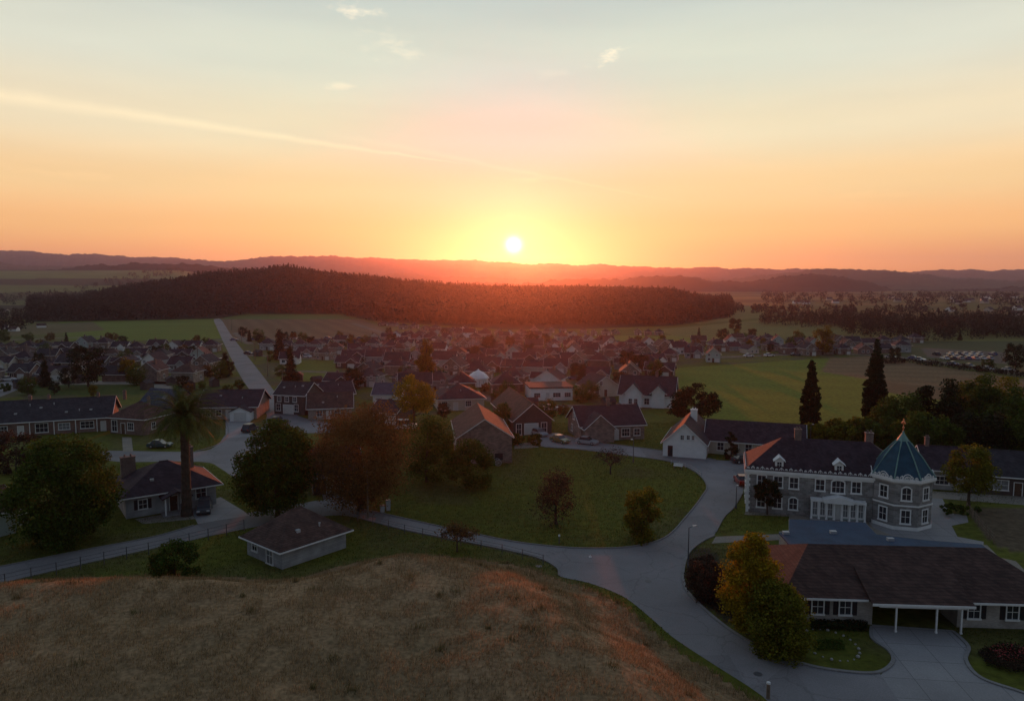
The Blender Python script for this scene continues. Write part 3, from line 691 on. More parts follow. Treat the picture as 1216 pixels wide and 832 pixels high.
big('bushy', 596, 512, 34, 28, L_green, 'green tree between the barn and the long plum-roofed house', n=4000, lumps=30, h0=1)
twig = mat('bare_twigs', (.075, .05, .045), .9, .3, 3)
put_bare(make_bare(5.6, 1.25, twig, L_plum, 700, 6, 3), P(725, 563), 'bare leafless tree at the top of the central green', rz=.4)
put_bare(make_bare(4.8, 1.35, twig, L_rust, 1700, 6, 5), P(543, 655), 'reddish nearly bare tree by the fence below the west road', rz=1.1)
# wood behind the villa: each tree its own
wood_list = [(1068, 530, 66, 60, 'g'), (1095, 528, 80, 44, 'd'), (1124, 534, 84, 50, 'd'), (1010, 530, 34, 80, 'y'), (1045, 534, 40, 90, 'g'), (972, 530, 26, 60, 'y'),
             (1100, 552, 62, 80, 'g'), (1140, 548, 66, 70, 'd'), (1160, 532, 88, 60, 'g'), (1190, 530, 82, 70, 'y'), (1178, 552, 70, 74, 'd'), (1212, 545, 84, 76, 'g'),
             (1245, 540, 90, 84, 'd'), (1148, 527, 74, 50, 'y'), (940, 527, 22, 50, 'y'), (1230, 556, 70, 80, 'g'), (1285, 545, 90, 90, 'g')]
wk = {'g': (L_green, 'bushy', 'dark green tree in the wood behind the villa'), 'd': (L_dark, 'conifer', 'dark conifer in the wood behind the villa'), 'y': (L_ygreen, 'bushy', 'yellowish tree in the wood behind the villa')}
ORD = ['first', 'second', 'third', 'fourth', 'fifth', 'sixth', 'seventh', 'eighth', 'ninth', 'tenth', 'eleventh', 'twelfth', 'thirteenth', 'fourteenth', 'fifteenth', 'sixteenth', 'seventeenth',
       'eighteenth', 'nineteenth', 'twentieth', 'twenty-first', 'twenty-second', 'twenty-third', 'twenty-fourth', 'twenty-fifth', 'twenty-sixth', 'twenty-seventh', 'twenty-eighth', 'twenty-ninth', 'thirtieth',
       'thirty-first', 'thirty-second', 'thirty-third', 'thirty-fourth', 'thirty-fifth', 'thirty-sixth', 'thirty-seventh', 'thirty-eighth', 'thirty-ninth', 'fortieth'] + [t + '-' + u for t in ('forty', 'fifty', 'sixty', 'seventy') for u in ('first', 'second', 'third', 'fourth', 'fifth', 'sixth', 'seventh', 'eighth', 'ninth')]
for i, (px, py, hh, ww, k) in enumerate(sorted(wood_list)):
    m, kd, lb = wk[k]; big(kd, px, py, hh, ww, m, lb + ', ' + ORD[sum(1 for q in sorted(wood_list)[:i] if q[4] == k)] + ' of its kind from left', n=13000, lumps=90, size=.42, h0=.8,
                           group='trees in the wood behind the villa')
# ---------------------------------------------------------------- palm
def make_palm():
    b = P(222, 612); H = ZY(492, b.y); e = empty('palm_tree', b, 0, 'tall palm tree with thick trunk in front of the grey porch house', 'palm tree')
    tb = MB(); n = 26; pts = []; rr = []
    for i in range(n):
        t = i / (n - 1); pts.append((.12 * math.sin(t * 2), 0, H * t - .1)); rr.append((.64 - .12 * t + .18 * math.exp(-t * 9)) * (1.05 if i % 2 else .95) * (1 + .25 * max(0, t - .85) / .15))
    tb.tube(pts, rr, 12); tb.build('trunk', bark, e)
    vs = []; fs = []; top = np.array([.12 * math.sin(2), 0, H - .1])
    for k in range(130):
        az = random.uniform(0, 2 * math.pi); el0 = R(random.uniform(-38, 82)); L = random.uniform(5.6, 7.0) * (1 if el0 > 0 else .8)
        p = top.copy() + np.array([math.cos(az), math.sin(az), 0]) * .3; ang_ = el0; st = 14
        h = np.array([math.cos(az), math.sin(az), 0]); side = np.array([-math.sin(az), math.cos(az), 0]); pts = []
        for i in range(st + 1):
            pts.append((p.copy(), ang_)); d = h * math.cos(ang_) + np.array([0, 0, math.sin(ang_)]); p = p + d * L / st; ang_ -= R(95 if el0 > 0 else 40) / st * (.6 + i / st)
        for i in range(st):                                  # rachis and leaflets
            p0, a0 = pts[i]; p1, _ = pts[i + 1]; up = np.array([0, 0, 1])
            j = len(vs); vs += [p0 - side * .03, p0 + side * .03, p1 + side * .025, p1 - side * .025]; fs.append((j, j + 1, j + 2, j + 3))
            if i < 1: continue
            for q in range(3):
                c = p0 + (p1 - p0) * q / 3; ll = .75 * math.sin(math.pi * min(1, (i + 1) / st * .8 + .18)) + .12
                f_ = (p1 - p0) / np.linalg.norm(p1 - p0)
                for s in (-1, 1):
                    tip = c + side * s * ll * .75 + f_ * ll * .55 - up * ll * random.uniform(.05, .35)
                    j = len(vs); vs += [c - f_ * .035, c + f_ * .035, tip + f_ * .012, tip - f_ * .012]; fs.append((j, j + 1, j + 2, j + 3))
    L_palm = leaf('palm_fronds', (.10, .13, .025), c2=(.055, .075, .018), trans=.25)
    link('crown', np_mesh('crown', np.array(vs), np.array(fs), L_palm), e)
make_palm()
# ---------------------------------------------------------------- buildings
WALLS = lambda L, Wd: {'f': ((0, 0), (1, 0), (0, -1)), 'r': ((L, 0), (0, 1), (1, 0)), 'b': ((L, Wd), (-1, 0), (0, 1)), 'l': ((0, Wd), (0, -1), (-1, 0))}
def roof_mb(mb, kind, L, Wd, h, rise, o=.5, th=.16, m=0, x0=0, y0=0, hq=1.0):
    if kind == 'gx':
        s = rise / (Wd / 2); pr = [(-o, h - s * o), (Wd / 2, h + rise), (Wd + o, h - s * o), (Wd + o, h - s * o + th), (Wd / 2, h + rise + th), (-o, h - s * o + th)]
        mb.prism([(a + y0, b) for a, b in pr], 'x', x0 - o, x0 + L + o, m)
    elif kind == 'gy':
        s = rise / (L / 2); pr = [(-o, h - s * o), (L / 2, h + rise), (L + o, h - s * o), (L + o, h - s * o + th), (L / 2, h + rise + th), (-o, h - s * o + th)]
        mb.prism([(a + x0, b) for a, b in pr], 'y', y0 - o, y0 + Wd + o, m)
    elif kind == 'hip':
        q = min(L, Wd) / 2; s = rise / q; ez = h - s * o
        if L >= Wd: r0, r1 = (q * hq, Wd / 2), (L - q * hq, Wd / 2)
        else: r0, r1 = (L / 2, q), (L / 2, Wd - q)
        vs = []
        for dz in (0, th):
            vs += [(-o, -o, ez + dz), (L + o, -o, ez + dz), (L + o, Wd + o, ez + dz), (-o, Wd + o, ez + dz), (*r0, h + rise + dz), (*r1, h + rise + dz)]
        top = [(0, 1, 5, 4), (1, 2, 5), (2, 3, 4, 5), (3, 0, 4)] if L >= Wd else [(0, 1, 4), (1, 2, 5, 4), (2, 3, 5), (3, 0, 4, 5)]
        fs = [tuple(i + 6 for i in f) for f in top] + [tuple(reversed(f)) for f in top] + [(i, (i + 1) % 4, 6 + (i + 1) % 4, 6 + i) for i in range(4)]
        mb.add([(a + x0, b + y0, c) for a, b, c in vs], fs, m)
    elif kind == 'flat':
        mb.box(x0 - o, x0 + L + o, y0 - o, y0 + Wd + o, h + .01, h + .3, m)
def wall_mb(mb, kind, L, Wd, h, rise, m=0, x0=0, y0=0):
    e = .025
    if kind == 'gx': mb.prism([(y0, -.1), (y0 + Wd, -.1), (y0 + Wd, h - e), (y0 + Wd / 2, h + rise - e), (y0, h - e)], 'x', x0, x0 + L, m)
    elif kind == 'gy': mb.prism([(x0, -.1), (x0 + L, -.1), (x0 + L, h - e), (x0 + L / 2, h + rise - e), (x0, h - e)], 'y', y0, y0 + Wd, m)
    else: mb.box(x0, x0 + L, y0, y0 + Wd, -.1, h - e, m)
def eave_mb(mb, kind, L, Wd, h, rise, o, x0=0, y0=0):
    o2 = o + .03; d = .06
    if kind == 'gx':
        s = rise / (Wd / 2); z = h - s * o
        for y in (-o2 - d, Wd + o2): mb.box(x0 - o, x0 + L + o, y0 + y, y0 + y + d, z - .02, z + .15)
        for x in (-o2 - d, L + o2):
            mb.prism([(y0 - o, z - .04), (y0 + Wd / 2, h + rise - .04), (y0 + Wd + o, z - .04), (y0 + Wd + o, z + .13), (y0 + Wd / 2, h + rise + .13), (y0 - o, z + .13)], 'x', x0 + x, x0 + x + d)
    elif kind == 'gy':
        s = rise / (L / 2); z = h - s * o
        for x in (-o2 - d, L + o2): mb.box(x0 + x, x0 + x + d, y0 - o, y0 + Wd + o, z - .02, z + .15)
        for y in (-o2 - d, Wd + o2):
            mb.prism([(x0 - o, z - .04), (x0 + L / 2, h + rise - .04), (x0 + L + o, z - .04), (x0 + L + o, z + .13), (x0 + L / 2, h + rise + .13), (x0 - o, z + .13)], 'y', y0 + y, y0 + y + d)
    elif kind == 'hip':
        s = rise / (min(L, Wd) / 2); z = h - s * o
        for y in (-o2 - d, Wd + o2): mb.box(x0 - o2 - d, x0 + L + o2 + d, y0 + y, y0 + y + d, z - .02, z + .14)
        for x in (-o2 - d, L + o2): mb.box(x0 + x, x0 + x + d, y0 - o2, y0 + Wd + o2, z - .02, z + .14)
def opening(e, Wl, wall, u, z, w, h, kind='win', frame=None, off=0.0):
    o, d, n = Wl[wall]; fm = frame or trim
    def bx(mb, *a, m=0): u0, u1, z0, z1, n0, n1 = a; mb.obox(o, d, n, u0, u1, z0, z1, n0 + off, n1 + off, m)
    u0, u1, z0, z1 = u, u + w, z, z + h; t = .15 if frame is white else .11
    if kind in ('win', 'shut', 'arch', 'curt'):
        g = MB(); bx(g, u0, u1, z0, z1, -.02, .03)
        if kind == 'arch':
            g.v = []; g.f = []; g.m = []
            k = 8; arc = [(u0 + w / 2 + w / 2 * math.cos(math.pi * i / k), z1 - .12 * h + .2 * h * math.sin(math.pi * i / k)) for i in range(k + 1)]
            pr = [(u0, z0), (u1, z0)] + arc; vs = []
            for q in (-.02, .03): vs += [(o[0] + d[0] * a + n[0] * (q + off), o[1] + d[1] * a + n[1] * (q + off), b) for a, b in pr]
            m_ = len(pr); g.add(vs, [list(range(m_)), list(range(2 * m_ - 1, m_ - 1, -1))] + [(i, (i + 1) % m_, m_ + (i + 1) % m_, m_ + i) for i in range(m_)])
        wo = g.build('window', curtain if kind == 'curt' else glass, e)
        f = MB(); bx(f, u0 - t, u0, z0 - t, z1 + (0 if kind == 'arch' else t), 0, .09); bx(f, u1, u1 + t, z0 - t, z1 + (0 if kind == 'arch' else t), 0, .09)
        if kind == 'arch':
            for i in range(8):
                a = []; 
                for s in (1, 1.2):
                    for j in (i, i + 1): a.append((u0 + w / 2 + w / 2 * s * math.cos(math.pi * j / 8), z1 - .12 * h + (.2 * h + (s - 1) * w) * math.sin(math.pi * j / 8)))
                q = [a[0], a[1], a[3], a[2]]; vs = []
                for nn in (0, .09): vs += [(o[0] + d[0] * x + n[0] * (nn + off), o[1] + d[1] * x + n[1] * (nn + off), zz) for x, zz in q]
                f.add(vs, [(0, 1, 2, 3), (7, 6, 5, 4), (0, 4, 5, 1), (1, 5, 6, 2), (2, 6, 7, 3), (3, 7, 4, 0)])
        else: bx(f, u0, u1, z1, z1 + t, 0, .088)
        bx(f, u0, u1, z0 + h * .48, z0 + h * .48 + .05, .03, .06)
        for i in range(1, 3 if w > 1.3 else 2): bx(f, u0 + w * i / (3 if w > 1.3 else 2) - .022, u0 + w * i / (3 if w > 1.3 else 2) + .022, z0, z1, .03, .055)
        f.build('frame', fm, wo)
        s = MB(); bx(s, u0 - t - .05, u1 + t + .05, z0 - t - .06, z0 - .002, 0, .16); s.build('sill', fm, wo)
        if kind == 'shut':
            for a in (u0 - t - .48, u1 + t + .02):
                sh = MB(); bx(sh, a, a + .46, z0 - .08, z1 + .08, 0, .05)
                for j in range(9): zz = z0 + h * j / 9; bx(sh, a + .05, a + .41, zz, zz + .05, .05, .07)
                sh.build('shutter', shutter, e)
    elif kind in ('door', 'wdoor'):
        g = MB(); bx(g, u0, u1, z0, z1, -.02, .05); bx(g, u0 + .15, u1 - .15, z0 + .25, z0 + h * .45, .05, .07); bx(g, u0 + .15, u1 - .15, z0 + h * .55, z1 - .15, .05, .07)
        do = g.build('door', doorw if kind == 'wdoor' else doorm, e)
        f = MB(); bx(f, u0 - .1, u0, z0, z1, 0, .08); bx(f, u1, u1 + .1, z0, z1, 0, .08); bx(f, u0 - .1, u1 + .1, z1, z1 + .1, 0, .082); f.build('frame', fm, do)
        k = MB(); bx(k, u1 - .16, u1 - .1, z0 + 1.0, z0 + 1.12, .05, .12); k.build('handle', steel, do)
    elif kind == 'garage':
        g = MB(); bx(g, u0, u1, z0, z1, -.02, .05)
        for j in range(1, 5): zz = z0 + h * j / 5; bx(g, u0 + .04, u1 - .04, zz - h / 5 + .06, zz - .03, .05, .075)
        do = g.build('garage_door', doorw, e)
        f = MB(); bx(f, u0 - .14, u0, z0, z1 + .14, 0, .1); bx(f, u1, u1 + .14, z0, z1 + .14, 0, .1); bx(f, u0, u1, z1, z1 + .14, 0, .098); f.build('frame', fm, do)
    elif kind == 'dark':      # open porch or carport bay, a dark door leaf
        g = MB(); bx(g, u0, u1, z0, z1, -.02, .04); g.build('door', shutter, e)
def chimney(roof, x, y, z0, z1, w=.7, d=.7, m=None):
    c = MB(); c.box(x - w / 2, x + w / 2, y - d / 2, y + d / 2, z0, z1); c.box(x - w / 2 - .07, x + w / 2 + .07, y - d / 2 - .07, y + d / 2 + .07, z1, z1 + .12)
    c.lathe([(.13, z1 + .12), (.11, z1 + .45)], x - w * .2, y, 8); c.lathe([(.13, z1 + .12), (.11, z1 + .45)], x + w * .22, y, 8)
    c.build('chimney', m or brickc, roof)
BLD = []
def building(name, A, Bp, depth, h, rise, kind, wm, rm, label, cat='house', o=.45, ops=(), chim=(), wings=(), vents=0, eave=True, group=None, L=None):
    a = P(*A); b = P(*Bp); dv = b - a; L = L or dv.length; rz = math.atan2(dv.y, dv.x)
    e = empty(name, a, rz, label, cat, group)
    BLD.append((a, rz, L, depth))
    Wl = WALLS(L, depth)
    wb = MB(); wall_mb(wb, kind, L, depth, h, rise); rb = MB(); roof_mb(rb, kind, L, depth, h, rise, o); ev = MB(); eave_mb(ev, kind, L, depth, h, rise, o)
    for (k, x0, y0, l, w, hh, rr) in wings:
        wall_mb(wb, k, l, w, hh, rr, 0, x0, y0); roof_mb(rb, k, l, w, hh, rr, o, x0=x0, y0=y0); eave_mb(ev, k, l, w, hh, rr, o, x0, y0)
    wb.build('wall', wm, e); ro = rb.build('roof', rm, e)
    if eave and ev.v: ev.build('fascia', trim, ro)
    # ridge tiles and roof vents
    if kind in ('gx', 'hip', 'gy'):
        rd = MB(); z = h + rise + .12; q = min(L, depth) / 2 if kind == 'hip' else -o
        if kind == 'gx' or (kind == 'hip' and L >= depth): rd.tube([(q, depth / 2, z), (L - q, depth / 2, z)], [.12, .12], 6)
        else: rd.tube([(L / 2, q if kind == 'hip' else -o, z), (L / 2, depth - q if kind == 'hip' else depth + o, z)], [.12, .12], 6)
        rd.build('ridge_cap', rm, ro)
    for i in range(vents):
        x = L * (.12 + .76 * (i + .5) / vents) + random.uniform(-.5, .5); t = random.uniform(.25, .8)
        z = h + rise * t; y = depth / 2 * t
        v = MB(); v.lathe([(.09, z - .1), (.09, z + .5), (.15, z + .5), (.15, z + .58)], x, y, 8) if i % 2 else v.box(x - .25, x + .25, y - .2, y + .2, z, z + .35)
        v.build('roof_vent', steel, ro)
    for q in ops: opening(e, Wl, *q)
    for q in chim: chimney(ro, *q)
    return e, ro, L
# small hip-roofed house nearest to the knoll (two front walls seen)
e, ro, L = building('small_house', (335, 676), (411, 650), 7.2, 2.5, 2.6, 'hip', greyw, rf_brown, 'small pale house with brown hip roof right behind the knoll', o=.6,
    ops=[('l', 1.2, .9, 1.0, 1.1), ('l', 4.2, .1, 1.2, 1.9, 'curt'), ('r', 2, 1, 1, 1)], vents=2)
# grey house with palm
e, ro, L = building('porch_house', (150, 616), (257, 598), 10.5, 3.3, 2.7, 'hip', greyw, rf_plum, 'grey house with porch and broad brown roof behind the palm', o=.8,
    ops=[('f', 1.6, 1.1, 1.0, 1.2, 'shut'), ('f', 9.0, 1.3, 1.3, 1.5), ('f', 5.5, .1, 1.0, 2.1, 'door'), ('f', 7, 1.1, .9, 1.2), ('r', 2.2, 1.2, 1.5, 1.3), ('r', 6, 1.2, 1.2, 1.3)],
    chim=[(1.6, 8.2, 3.9, 6.7, 1.9, .9), (9.4, 5.6, 4.6, 7.6, 1.0, .9)], vents=2)
pc = MB(); 
roof_mb(pc, 'gy', 3.4, 2.2, 2.5, .75, .3, x0=4.4, y0=-2.2); pc.build('porch_roof', rf_plum, e)
for x in (4.6, 7.6):
    p_ = MB(); p_.box(x - .09, x + .09, -2.1, -1.92, 0, 2.5); p_.build('porch_post', white, e)
s_ = MB(); s_.box(4.2, 8.0, -2.4, -.02, -.05, .12); s_.build('porch_step', concrete, e)
building('white_house', (-60, 652), (20, 632), 8, 3.2, 2.2, 'gx', greenw, rf_rust, 'pale house with rusty roof cut off by the left edge of the picture', ops=[('f', 7.5, 1, 1, 1.2), ('r', 2, 1, 1.2, 1.2), ('f', 4, 0, 1, 2, 'door')])
building('dark_house', (372, 588), (428, 583), 10, 3.0, 3.0, 'gx', darkw, rf_plum, 'dark house with plum roof half hidden by the russet tree', o=.6,
    ops=[('f', 2.0, .1, 2.6, 2.2, 'garage'), ('f', 5.6, 0, .9, 2.1, 'wdoor'), ('r', 4, 1, 1, 1.2)])
# long terrace on the left
e, ro, L = building('terrace_house', (-12, 520), (131, 511), 13, 3.1, 3.4, 'gx', redbr, rf_char, 'long low brick terrace with dark roof full of small vents at left', 'terrace', o=.5,
    ops=[('f', 1.5, .9, 1.6, 1.3), ('f', 5, .0, 1, 2.1, 'wdoor'), ('f', 8.2, .6, 2.2, 1.8), ('f', 12.4, .9, 2, 1.3, 'curt'), ('f', 16.5, .9, 2.4, 1.4), ('f', 20.3, 0, .9, 2.1, 'wdoor'), ('f', 22.4, .9, 1.6, 1.3)],
    chim=[(6, 6.5, 5.8, 7.4, .6, .6), (9.5, 6.5, 6, 7.3, .5, .5), (19, 6.5, 5.8, 7.3, .5, .5), (24.3, 6, 5.8, 7.6, .6, .6)], vents=7)
for x in (7.2, 11.6, 15.6, 19.6):
    p_ = MB(); p_.box(x - .07, x + .07, -.46, -.32, 0, 2.75); p_.build('porch_post', white, e)
e, ro, L = building('brick_house', (131, 514), (172, 517), 8, 3.6, 2.6, 'hip', redbr, rf_rust, 'brick house with rusty hip roof and tall blue rear roof beside the terrace',
    ops=[('f', .6, .5, 1.3, 2.3), ('f', 3.0, .1, 1.0, 2.2, 'door'), ('f', 4.8, 1.0, 1.4, 1.5), ('r', 2, 1, 1, 1.4)], chim=[(6.2, 4.5, 4.5, 7.2, .5, .5)])
b2_ = MB(); wall_mb(b2_, 'gx', 9, 9, 4.6, 3.2, 0, -.3, 8.1); b2_.build('rear_wall', redbr, e)
b3_ = MB(); roof_mb(b3_, 'gx', 9, 9, 4.6, 3.2, .4, x0=-.3, y0=8.1); r3 = b3_.build('rear_roof', rf_slate, e)
sk = MB(); s_ = 3.2 / 4.5; sk.prism([(9.8, 4.6 + 1.7 * s_ + .17), (10.8, 4.6 + 2.7 * s_ + .17), (10.8, 4.6 + 2.7 * s_ + .27), (9.8, 4.6 + 1.7 * s_ + .27)], 'x', 4.6, 5.6); sk.build('skylight', curtain, r3)
e, ro, L = building('ranch_house', (236, 498), (305, 497), 12, 3.0, 3.0, 'gx', tanw, rf_plum, 'low house with white garage gable beside the long straight road', o=.5,
    ops=[('f', 1.0, .8, 1.6, 1.4), ('f', 4.0, .9, 1.2, 1.3), ('f', 6.3, 0, 1, 2.1, 'wdoor')], wings=[], vents=2)
g_ = MB(); wall_mb(g_, 'gy', 4.6, 3, 2.2, 1.1, 0, 8.0, -3); g_.build('garage_wall', white, e)
g_ = MB(); roof_mb(g_, 'gy', 4.6, 3.2, 2.2, 1.1, .25, x0=8.0, y0=-3); g_.build('garage_roof', rf_plum, e)
opening(e, {'f': ((8.0, -3.0), (1, 0), (0, -1))}, 'f', .9, .02, 2.8, 2.0, 'garage')
building('dark_two_storey_house', (326, 491), (362, 493), 8, 4.8, 2.6, 'gx', darkw, rf_char, 'dark two-storey house with white-framed garage beside the long road', o=.3,
    ops=[('f', .6, .9, 1.1, 1.6), ('f', 2.6, .1, 2.6, 2.2, 'garage'), ('f', 5.6, .9, 1, 1.6), ('f', 1, 3.2, .9, 1.1), ('f', 3.1, 3.2, .9, 1.1), ('f', 5.3, 3.2, .9, 1.1)], vents=3)
building('plum_roof_house', (362, 484), (421, 480), 10, 3.0, 2.6, 'gx', brownst, rf_plum, 'brown house with long plum roof right of the dark two-storey house', o=.4,
    ops=[('f', 2, .9, 1.4, 1.3), ('f', 7, .9, 1.4, 1.3), ('f', 5, 0, .9, 2, 'wdoor')], vents=2)
building('plum_gable_house', (366, 499), (418, 497), 9, 2.8, 2.8, 'gx', tanw, rf_brown, 'low tan house with brown roof behind the russet tree crown', o=.4,
    ops=[('f', 2, .9, 1.2, 1.3), ('f', 6, .9, 1.2, 1.3), ('f', 4.2, 0, .9, 2, 'wdoor')], vents=2)
# stone barn
e, ro, L = building('stone_barn', (543, 551), (608, 549), 17, 4.7, 3.2, 'gy', brownst, rf_rust, 'big stone barn with plain gable wall and rust roof above the green', 'barn', o=.3,
    ops=[('l', 11.5, 2.6, 1.3, 1.3, 'arch'), ('f', 6.7, .05, 1.4, 1.7, 'dark')])
building('plum_garage_house', (610, 517), (655, 515), 24, 3.2, 3.4, 'gy', darkw, rf_brown, 'long plum-roofed house with white-framed garage front above the barn', o=.4,
    ops=[('f', 2.4, .05, 2.8, 2.3, 'garage'), ('f', .6, .2, 1.0, 2.2), ('f', 6.0, .3, 1.1, 2.2)])
building('gable_stone_house', (690, 524), (765, 521), 10.5, 3.1, 3.1, 'gx', brownst, rf_plum, 'brown stone house with front gable above the curving road', o=.4,
    ops=[('f', 3.2, .8, 1.4, 1.4), ('f', 8.6, .8, 1.6, 1.5), ('f', 6.8, 0, 1.0, 2.1, 'wdoor'), ('f', 11.2, .9, 1.2, 1.3), ('l', 4.5, 3.6, 1, 1.2, 'arch'), ('l', 3, .9, 1.1, 1.3)],
    wings=[('gy', .4, -1.8, 6.0, 3.5, 3.0, 2.6)], chim=[(7.2, 5.2, 5, 7.6)])
building('flat_roof_house', (630, 476), (680, 475), 11, 3.4, .3, 'flat', white, rf_char, 'white flat-roofed modern house between the plum roof and dormer house', o=.3,
    ops=[('f', 1, 1, 1.6, 1.1), ('f', 4.2, .1, 1.0, 2.1, 'wdoor'), ('f', 6.2, 1, 2.0, 1.1), ('f', 9.4, 1, 1.6, 1.1)])
e, ro, L = building('dormer_house', (735, 482), (800, 485), 13, 3.2, 4.0, 'gx', white, rf_plum, 'large white house with dormer gables and plum roof by the field', o=.45,
    ops=[('f', 3, .8, 1.2, 1.5), ('f', 6.5, .8, 1.2, 1.5), ('f', 10, .8, 1.2, 1.5), ('r', 4, 4, 1, 1.3), ('r', 6, 4, 1, 1.3), ('r', 8, 4, 1, 1.3), ('r', 2, .8, 1.2, 1.5), ('r', 5, .8, 1.2, 1.5), ('r', 8, .8, 1.2, 1.5), ('l', 5, 1, 1, 1.3)],
    wings=[('gy', 1.5, -.8, 4.4, 7.0, 3.6, 2.4), ('gy', 8.4, -.5, 3.2, 6.0, 4.0, 1.6)], chim=[(9, 6.5, 6.5, 8.3)])
for x in (2.6, 4.0): opening(e, {'f': ((0, -.8), (1, 0), (0, -1))}, 'f', x, .9, .8, 1.3)
building('plum_cottage', (702, 472), (735, 470), 9, 2.8, 3.0, 'gy', cream, rf_plum, 'cream cottage with steep plum roof left of the white dormer house',
    ops=[('f', 1.2, .9, 1.2, 1.4), ('f', 4, .1, 1, 2, 'door'), ('f', 2.6, 3.4, .9, 1), ('l', 3, 1, 1, 1.2)])
# white gable house by the road bend: gable faces the camera
e, ro, L = building('white_gable_house', (787, 541), (838, 545), 15, 2.7, 3.5, 'gy', white, rf_plum, 'white-gabled house with plum roof beside the road bend', o=.35,
    ops=[('f', .9, .05, .9, 2.0, 'dark'), ('f', 3.2, 3.3, .55, .8), ('f', 4.3, 3.4, .5, .75), ('f', 5.2, 3.4, .4, .75), ('r', 2, .1, 1, 2.0, 'door'), ('r', 4.2, .8, 1.3, 1.3)],
    chim=[(4.6, 9, 4.5, 7.4, 1.2, .9, white)])
w_ = MB(); wall_mb(w_, 'gx', 17, 9, 2.7, 2.9, 0, 7.4, 5.0); w_.build('wing_wall', cream, e)
w_ = MB(); roof_mb(w_, 'gx', 17, 9, 2.7, 2.9, .5, x0=7.4, y0=5.0); r_ = w_.build('wing_roof', rf_plum, e)
w_ = MB(); eave_mb(w_, 'gx', 17, 9, 2.7, 2.9, .5, 7.4, 5.0); w_.build('fascia', trim, r_)
wf = {'f': ((7.4, 5.0), (1, 0), (0, -1))}
for u, k in ((2.0, 'win'), (4.6, 'door'), (7, 'win'), (9.4, 'win'), (11.6, 'win'), (14, 'win')): opening(e, wf, 'f', u, .1 if k == 'door' else .8, 1.1, 2.0 if k == 'door' else 1.4, k)
# houses behind the villa
building('roadside_house', (1100, 580), (1160, 584), 9, 3.2, 2.6, 'gx', greyw, rf_plum, 'grey house with plum roof directly right of the tower roof', ops=[('f', 1.2, .9, 1.8, 1.2), ('f', 5, .9, 1.2, 1.2), ('f', 7.5, 0, 1, 2, 'door')], chim=[(.9, 4.5, 5, 7.2, .6, .6)])
building('roadside_house', (1162, 585), (1300, 596), 9, 3.0, 2.8, 'gx', darkw, rf_char, 'long dark house with white window at the right edge', ops=[('f', 1.0, .8, 2.8, 1.4, 'curt'), ('f', 4.6, 0, 1, 2, 'door'), ('f', 7, .9, 2.0, 1.2), ('f', 12, .9, 1.6, 1.2)])
p_ = None
# cottages around the yellow tree
building('blue_roof_cottage', (443, 483), (474, 483), 10, 3.2, 2.2, 'gx', white, rf_slate, 'white cottage with blue-grey roof left of the golden tree', ops=[('f', 1, 1, 1, 1.2), ('f', 4, 1, 1, 1.2)])
building('carport_house', (440, 503), (470, 505), 9, 2.8, 2.0, 'gx', darkw, rf_plum, 'dark plum-roofed house with white garage by the parked van', ops=[('f', 3.8, .05, 2.4, 2.1, 'garage'), ('f', 1, .9, 1.2, 1.2)])
building('plum_hip_house', (520, 488), (575, 486), 12, 3.0, 3.0, 'hip', cream, rf_plum, 'hip-roofed house with plum roof right of the golden poplar', ops=[('f', 1, 1, 1.4, 1.3), ('f', 4, 0, 1, 2, 'wdoor'), ('f', 7, 1, 1.4, 1.3)], vents=3, chim=[(3, 6, 5, 7)])
# white gazebo-like dome
gz = P(568, 458); e = empty('garden_pavilion', gz, 0, 'white many-sided pavilion with domed roof in the central estate', 'pavilion')
a_ = MB(); a_.lathe([(3.0, -.1), (3.0, 2.4)], seg=8); a_.build('wall', white, e)
a_ = MB(); a_.lathe([(3.4, 2.41), (3.3, 2.7), (2.6, 3.6), (1.6, 4.3), (.5, 4.8), (.12, 5.3)], seg=8); a_.build('roof', white, e)
for k in range(3):
    q = -math.pi / 2 + (k - 1) * math.pi / 4; a_ = MB(); cx, cy = 2.78 * math.cos(q), 2.78 * math.sin(q)
    a_.obox((cx, cy), (-math.sin(q), math.cos(q)), (math.cos(q), math.sin(q)), -.45, .45, .3, 2.0, -.05, .06); a_.build('window', glass, e)
# ---------------------------------------------------------------- villa
A = P(886, 607); Bq = P(1040, 620); dv = Bq - A; VL = dv.length; vrz = math.atan2(dv.y, dv.x)
ve = empty('villa', A, vrz, 'grey stone villa with white trim and blue-roofed corner tower', 'villa')
VH = 6.0; VD = 9.5; Wl = WALLS(VL, VD)
w_ = MB(); w_.box(0, VL + 2.5, 0, VD, -.1, VH); w_.build('wall', stonew, ve)
rb = MB(); roof_mb(rb, 'hip', VL + 4.5, VD, VH + .25, 3.5, .35); vr = rb.build('roof', rf_plum, ve)
co_ = MB(); co_.box(-.35, VL - .2, -.38, -.003, VH - .25, VH + .12); co_.box(-.38, -.003, 0, VD + .3, VH - .25, VH + .12); co_.box(-.25, VL - .3, -.2, -.002, VH - .55, VH - .27); co_.build('cornice', white, ve)
st_ = MB(); st_.box(.3, VL - .4, -.1, -.002, 3.0, 3.22); st_.build('string_course', stonew, ve)
for x, w in ((-.06, .34),):
    q_ = MB()
    for k in range(14): q_.box(x, x + w + (.16 if k % 2 else 0), -.07, -.002, k * .41, k * .41 + .38); q_.box(-.07, -.002, 0, .35 + (.16 if k % 2 else 0), k * .41, k * .41 + .38)
    q_.build('quoins', white, ve)
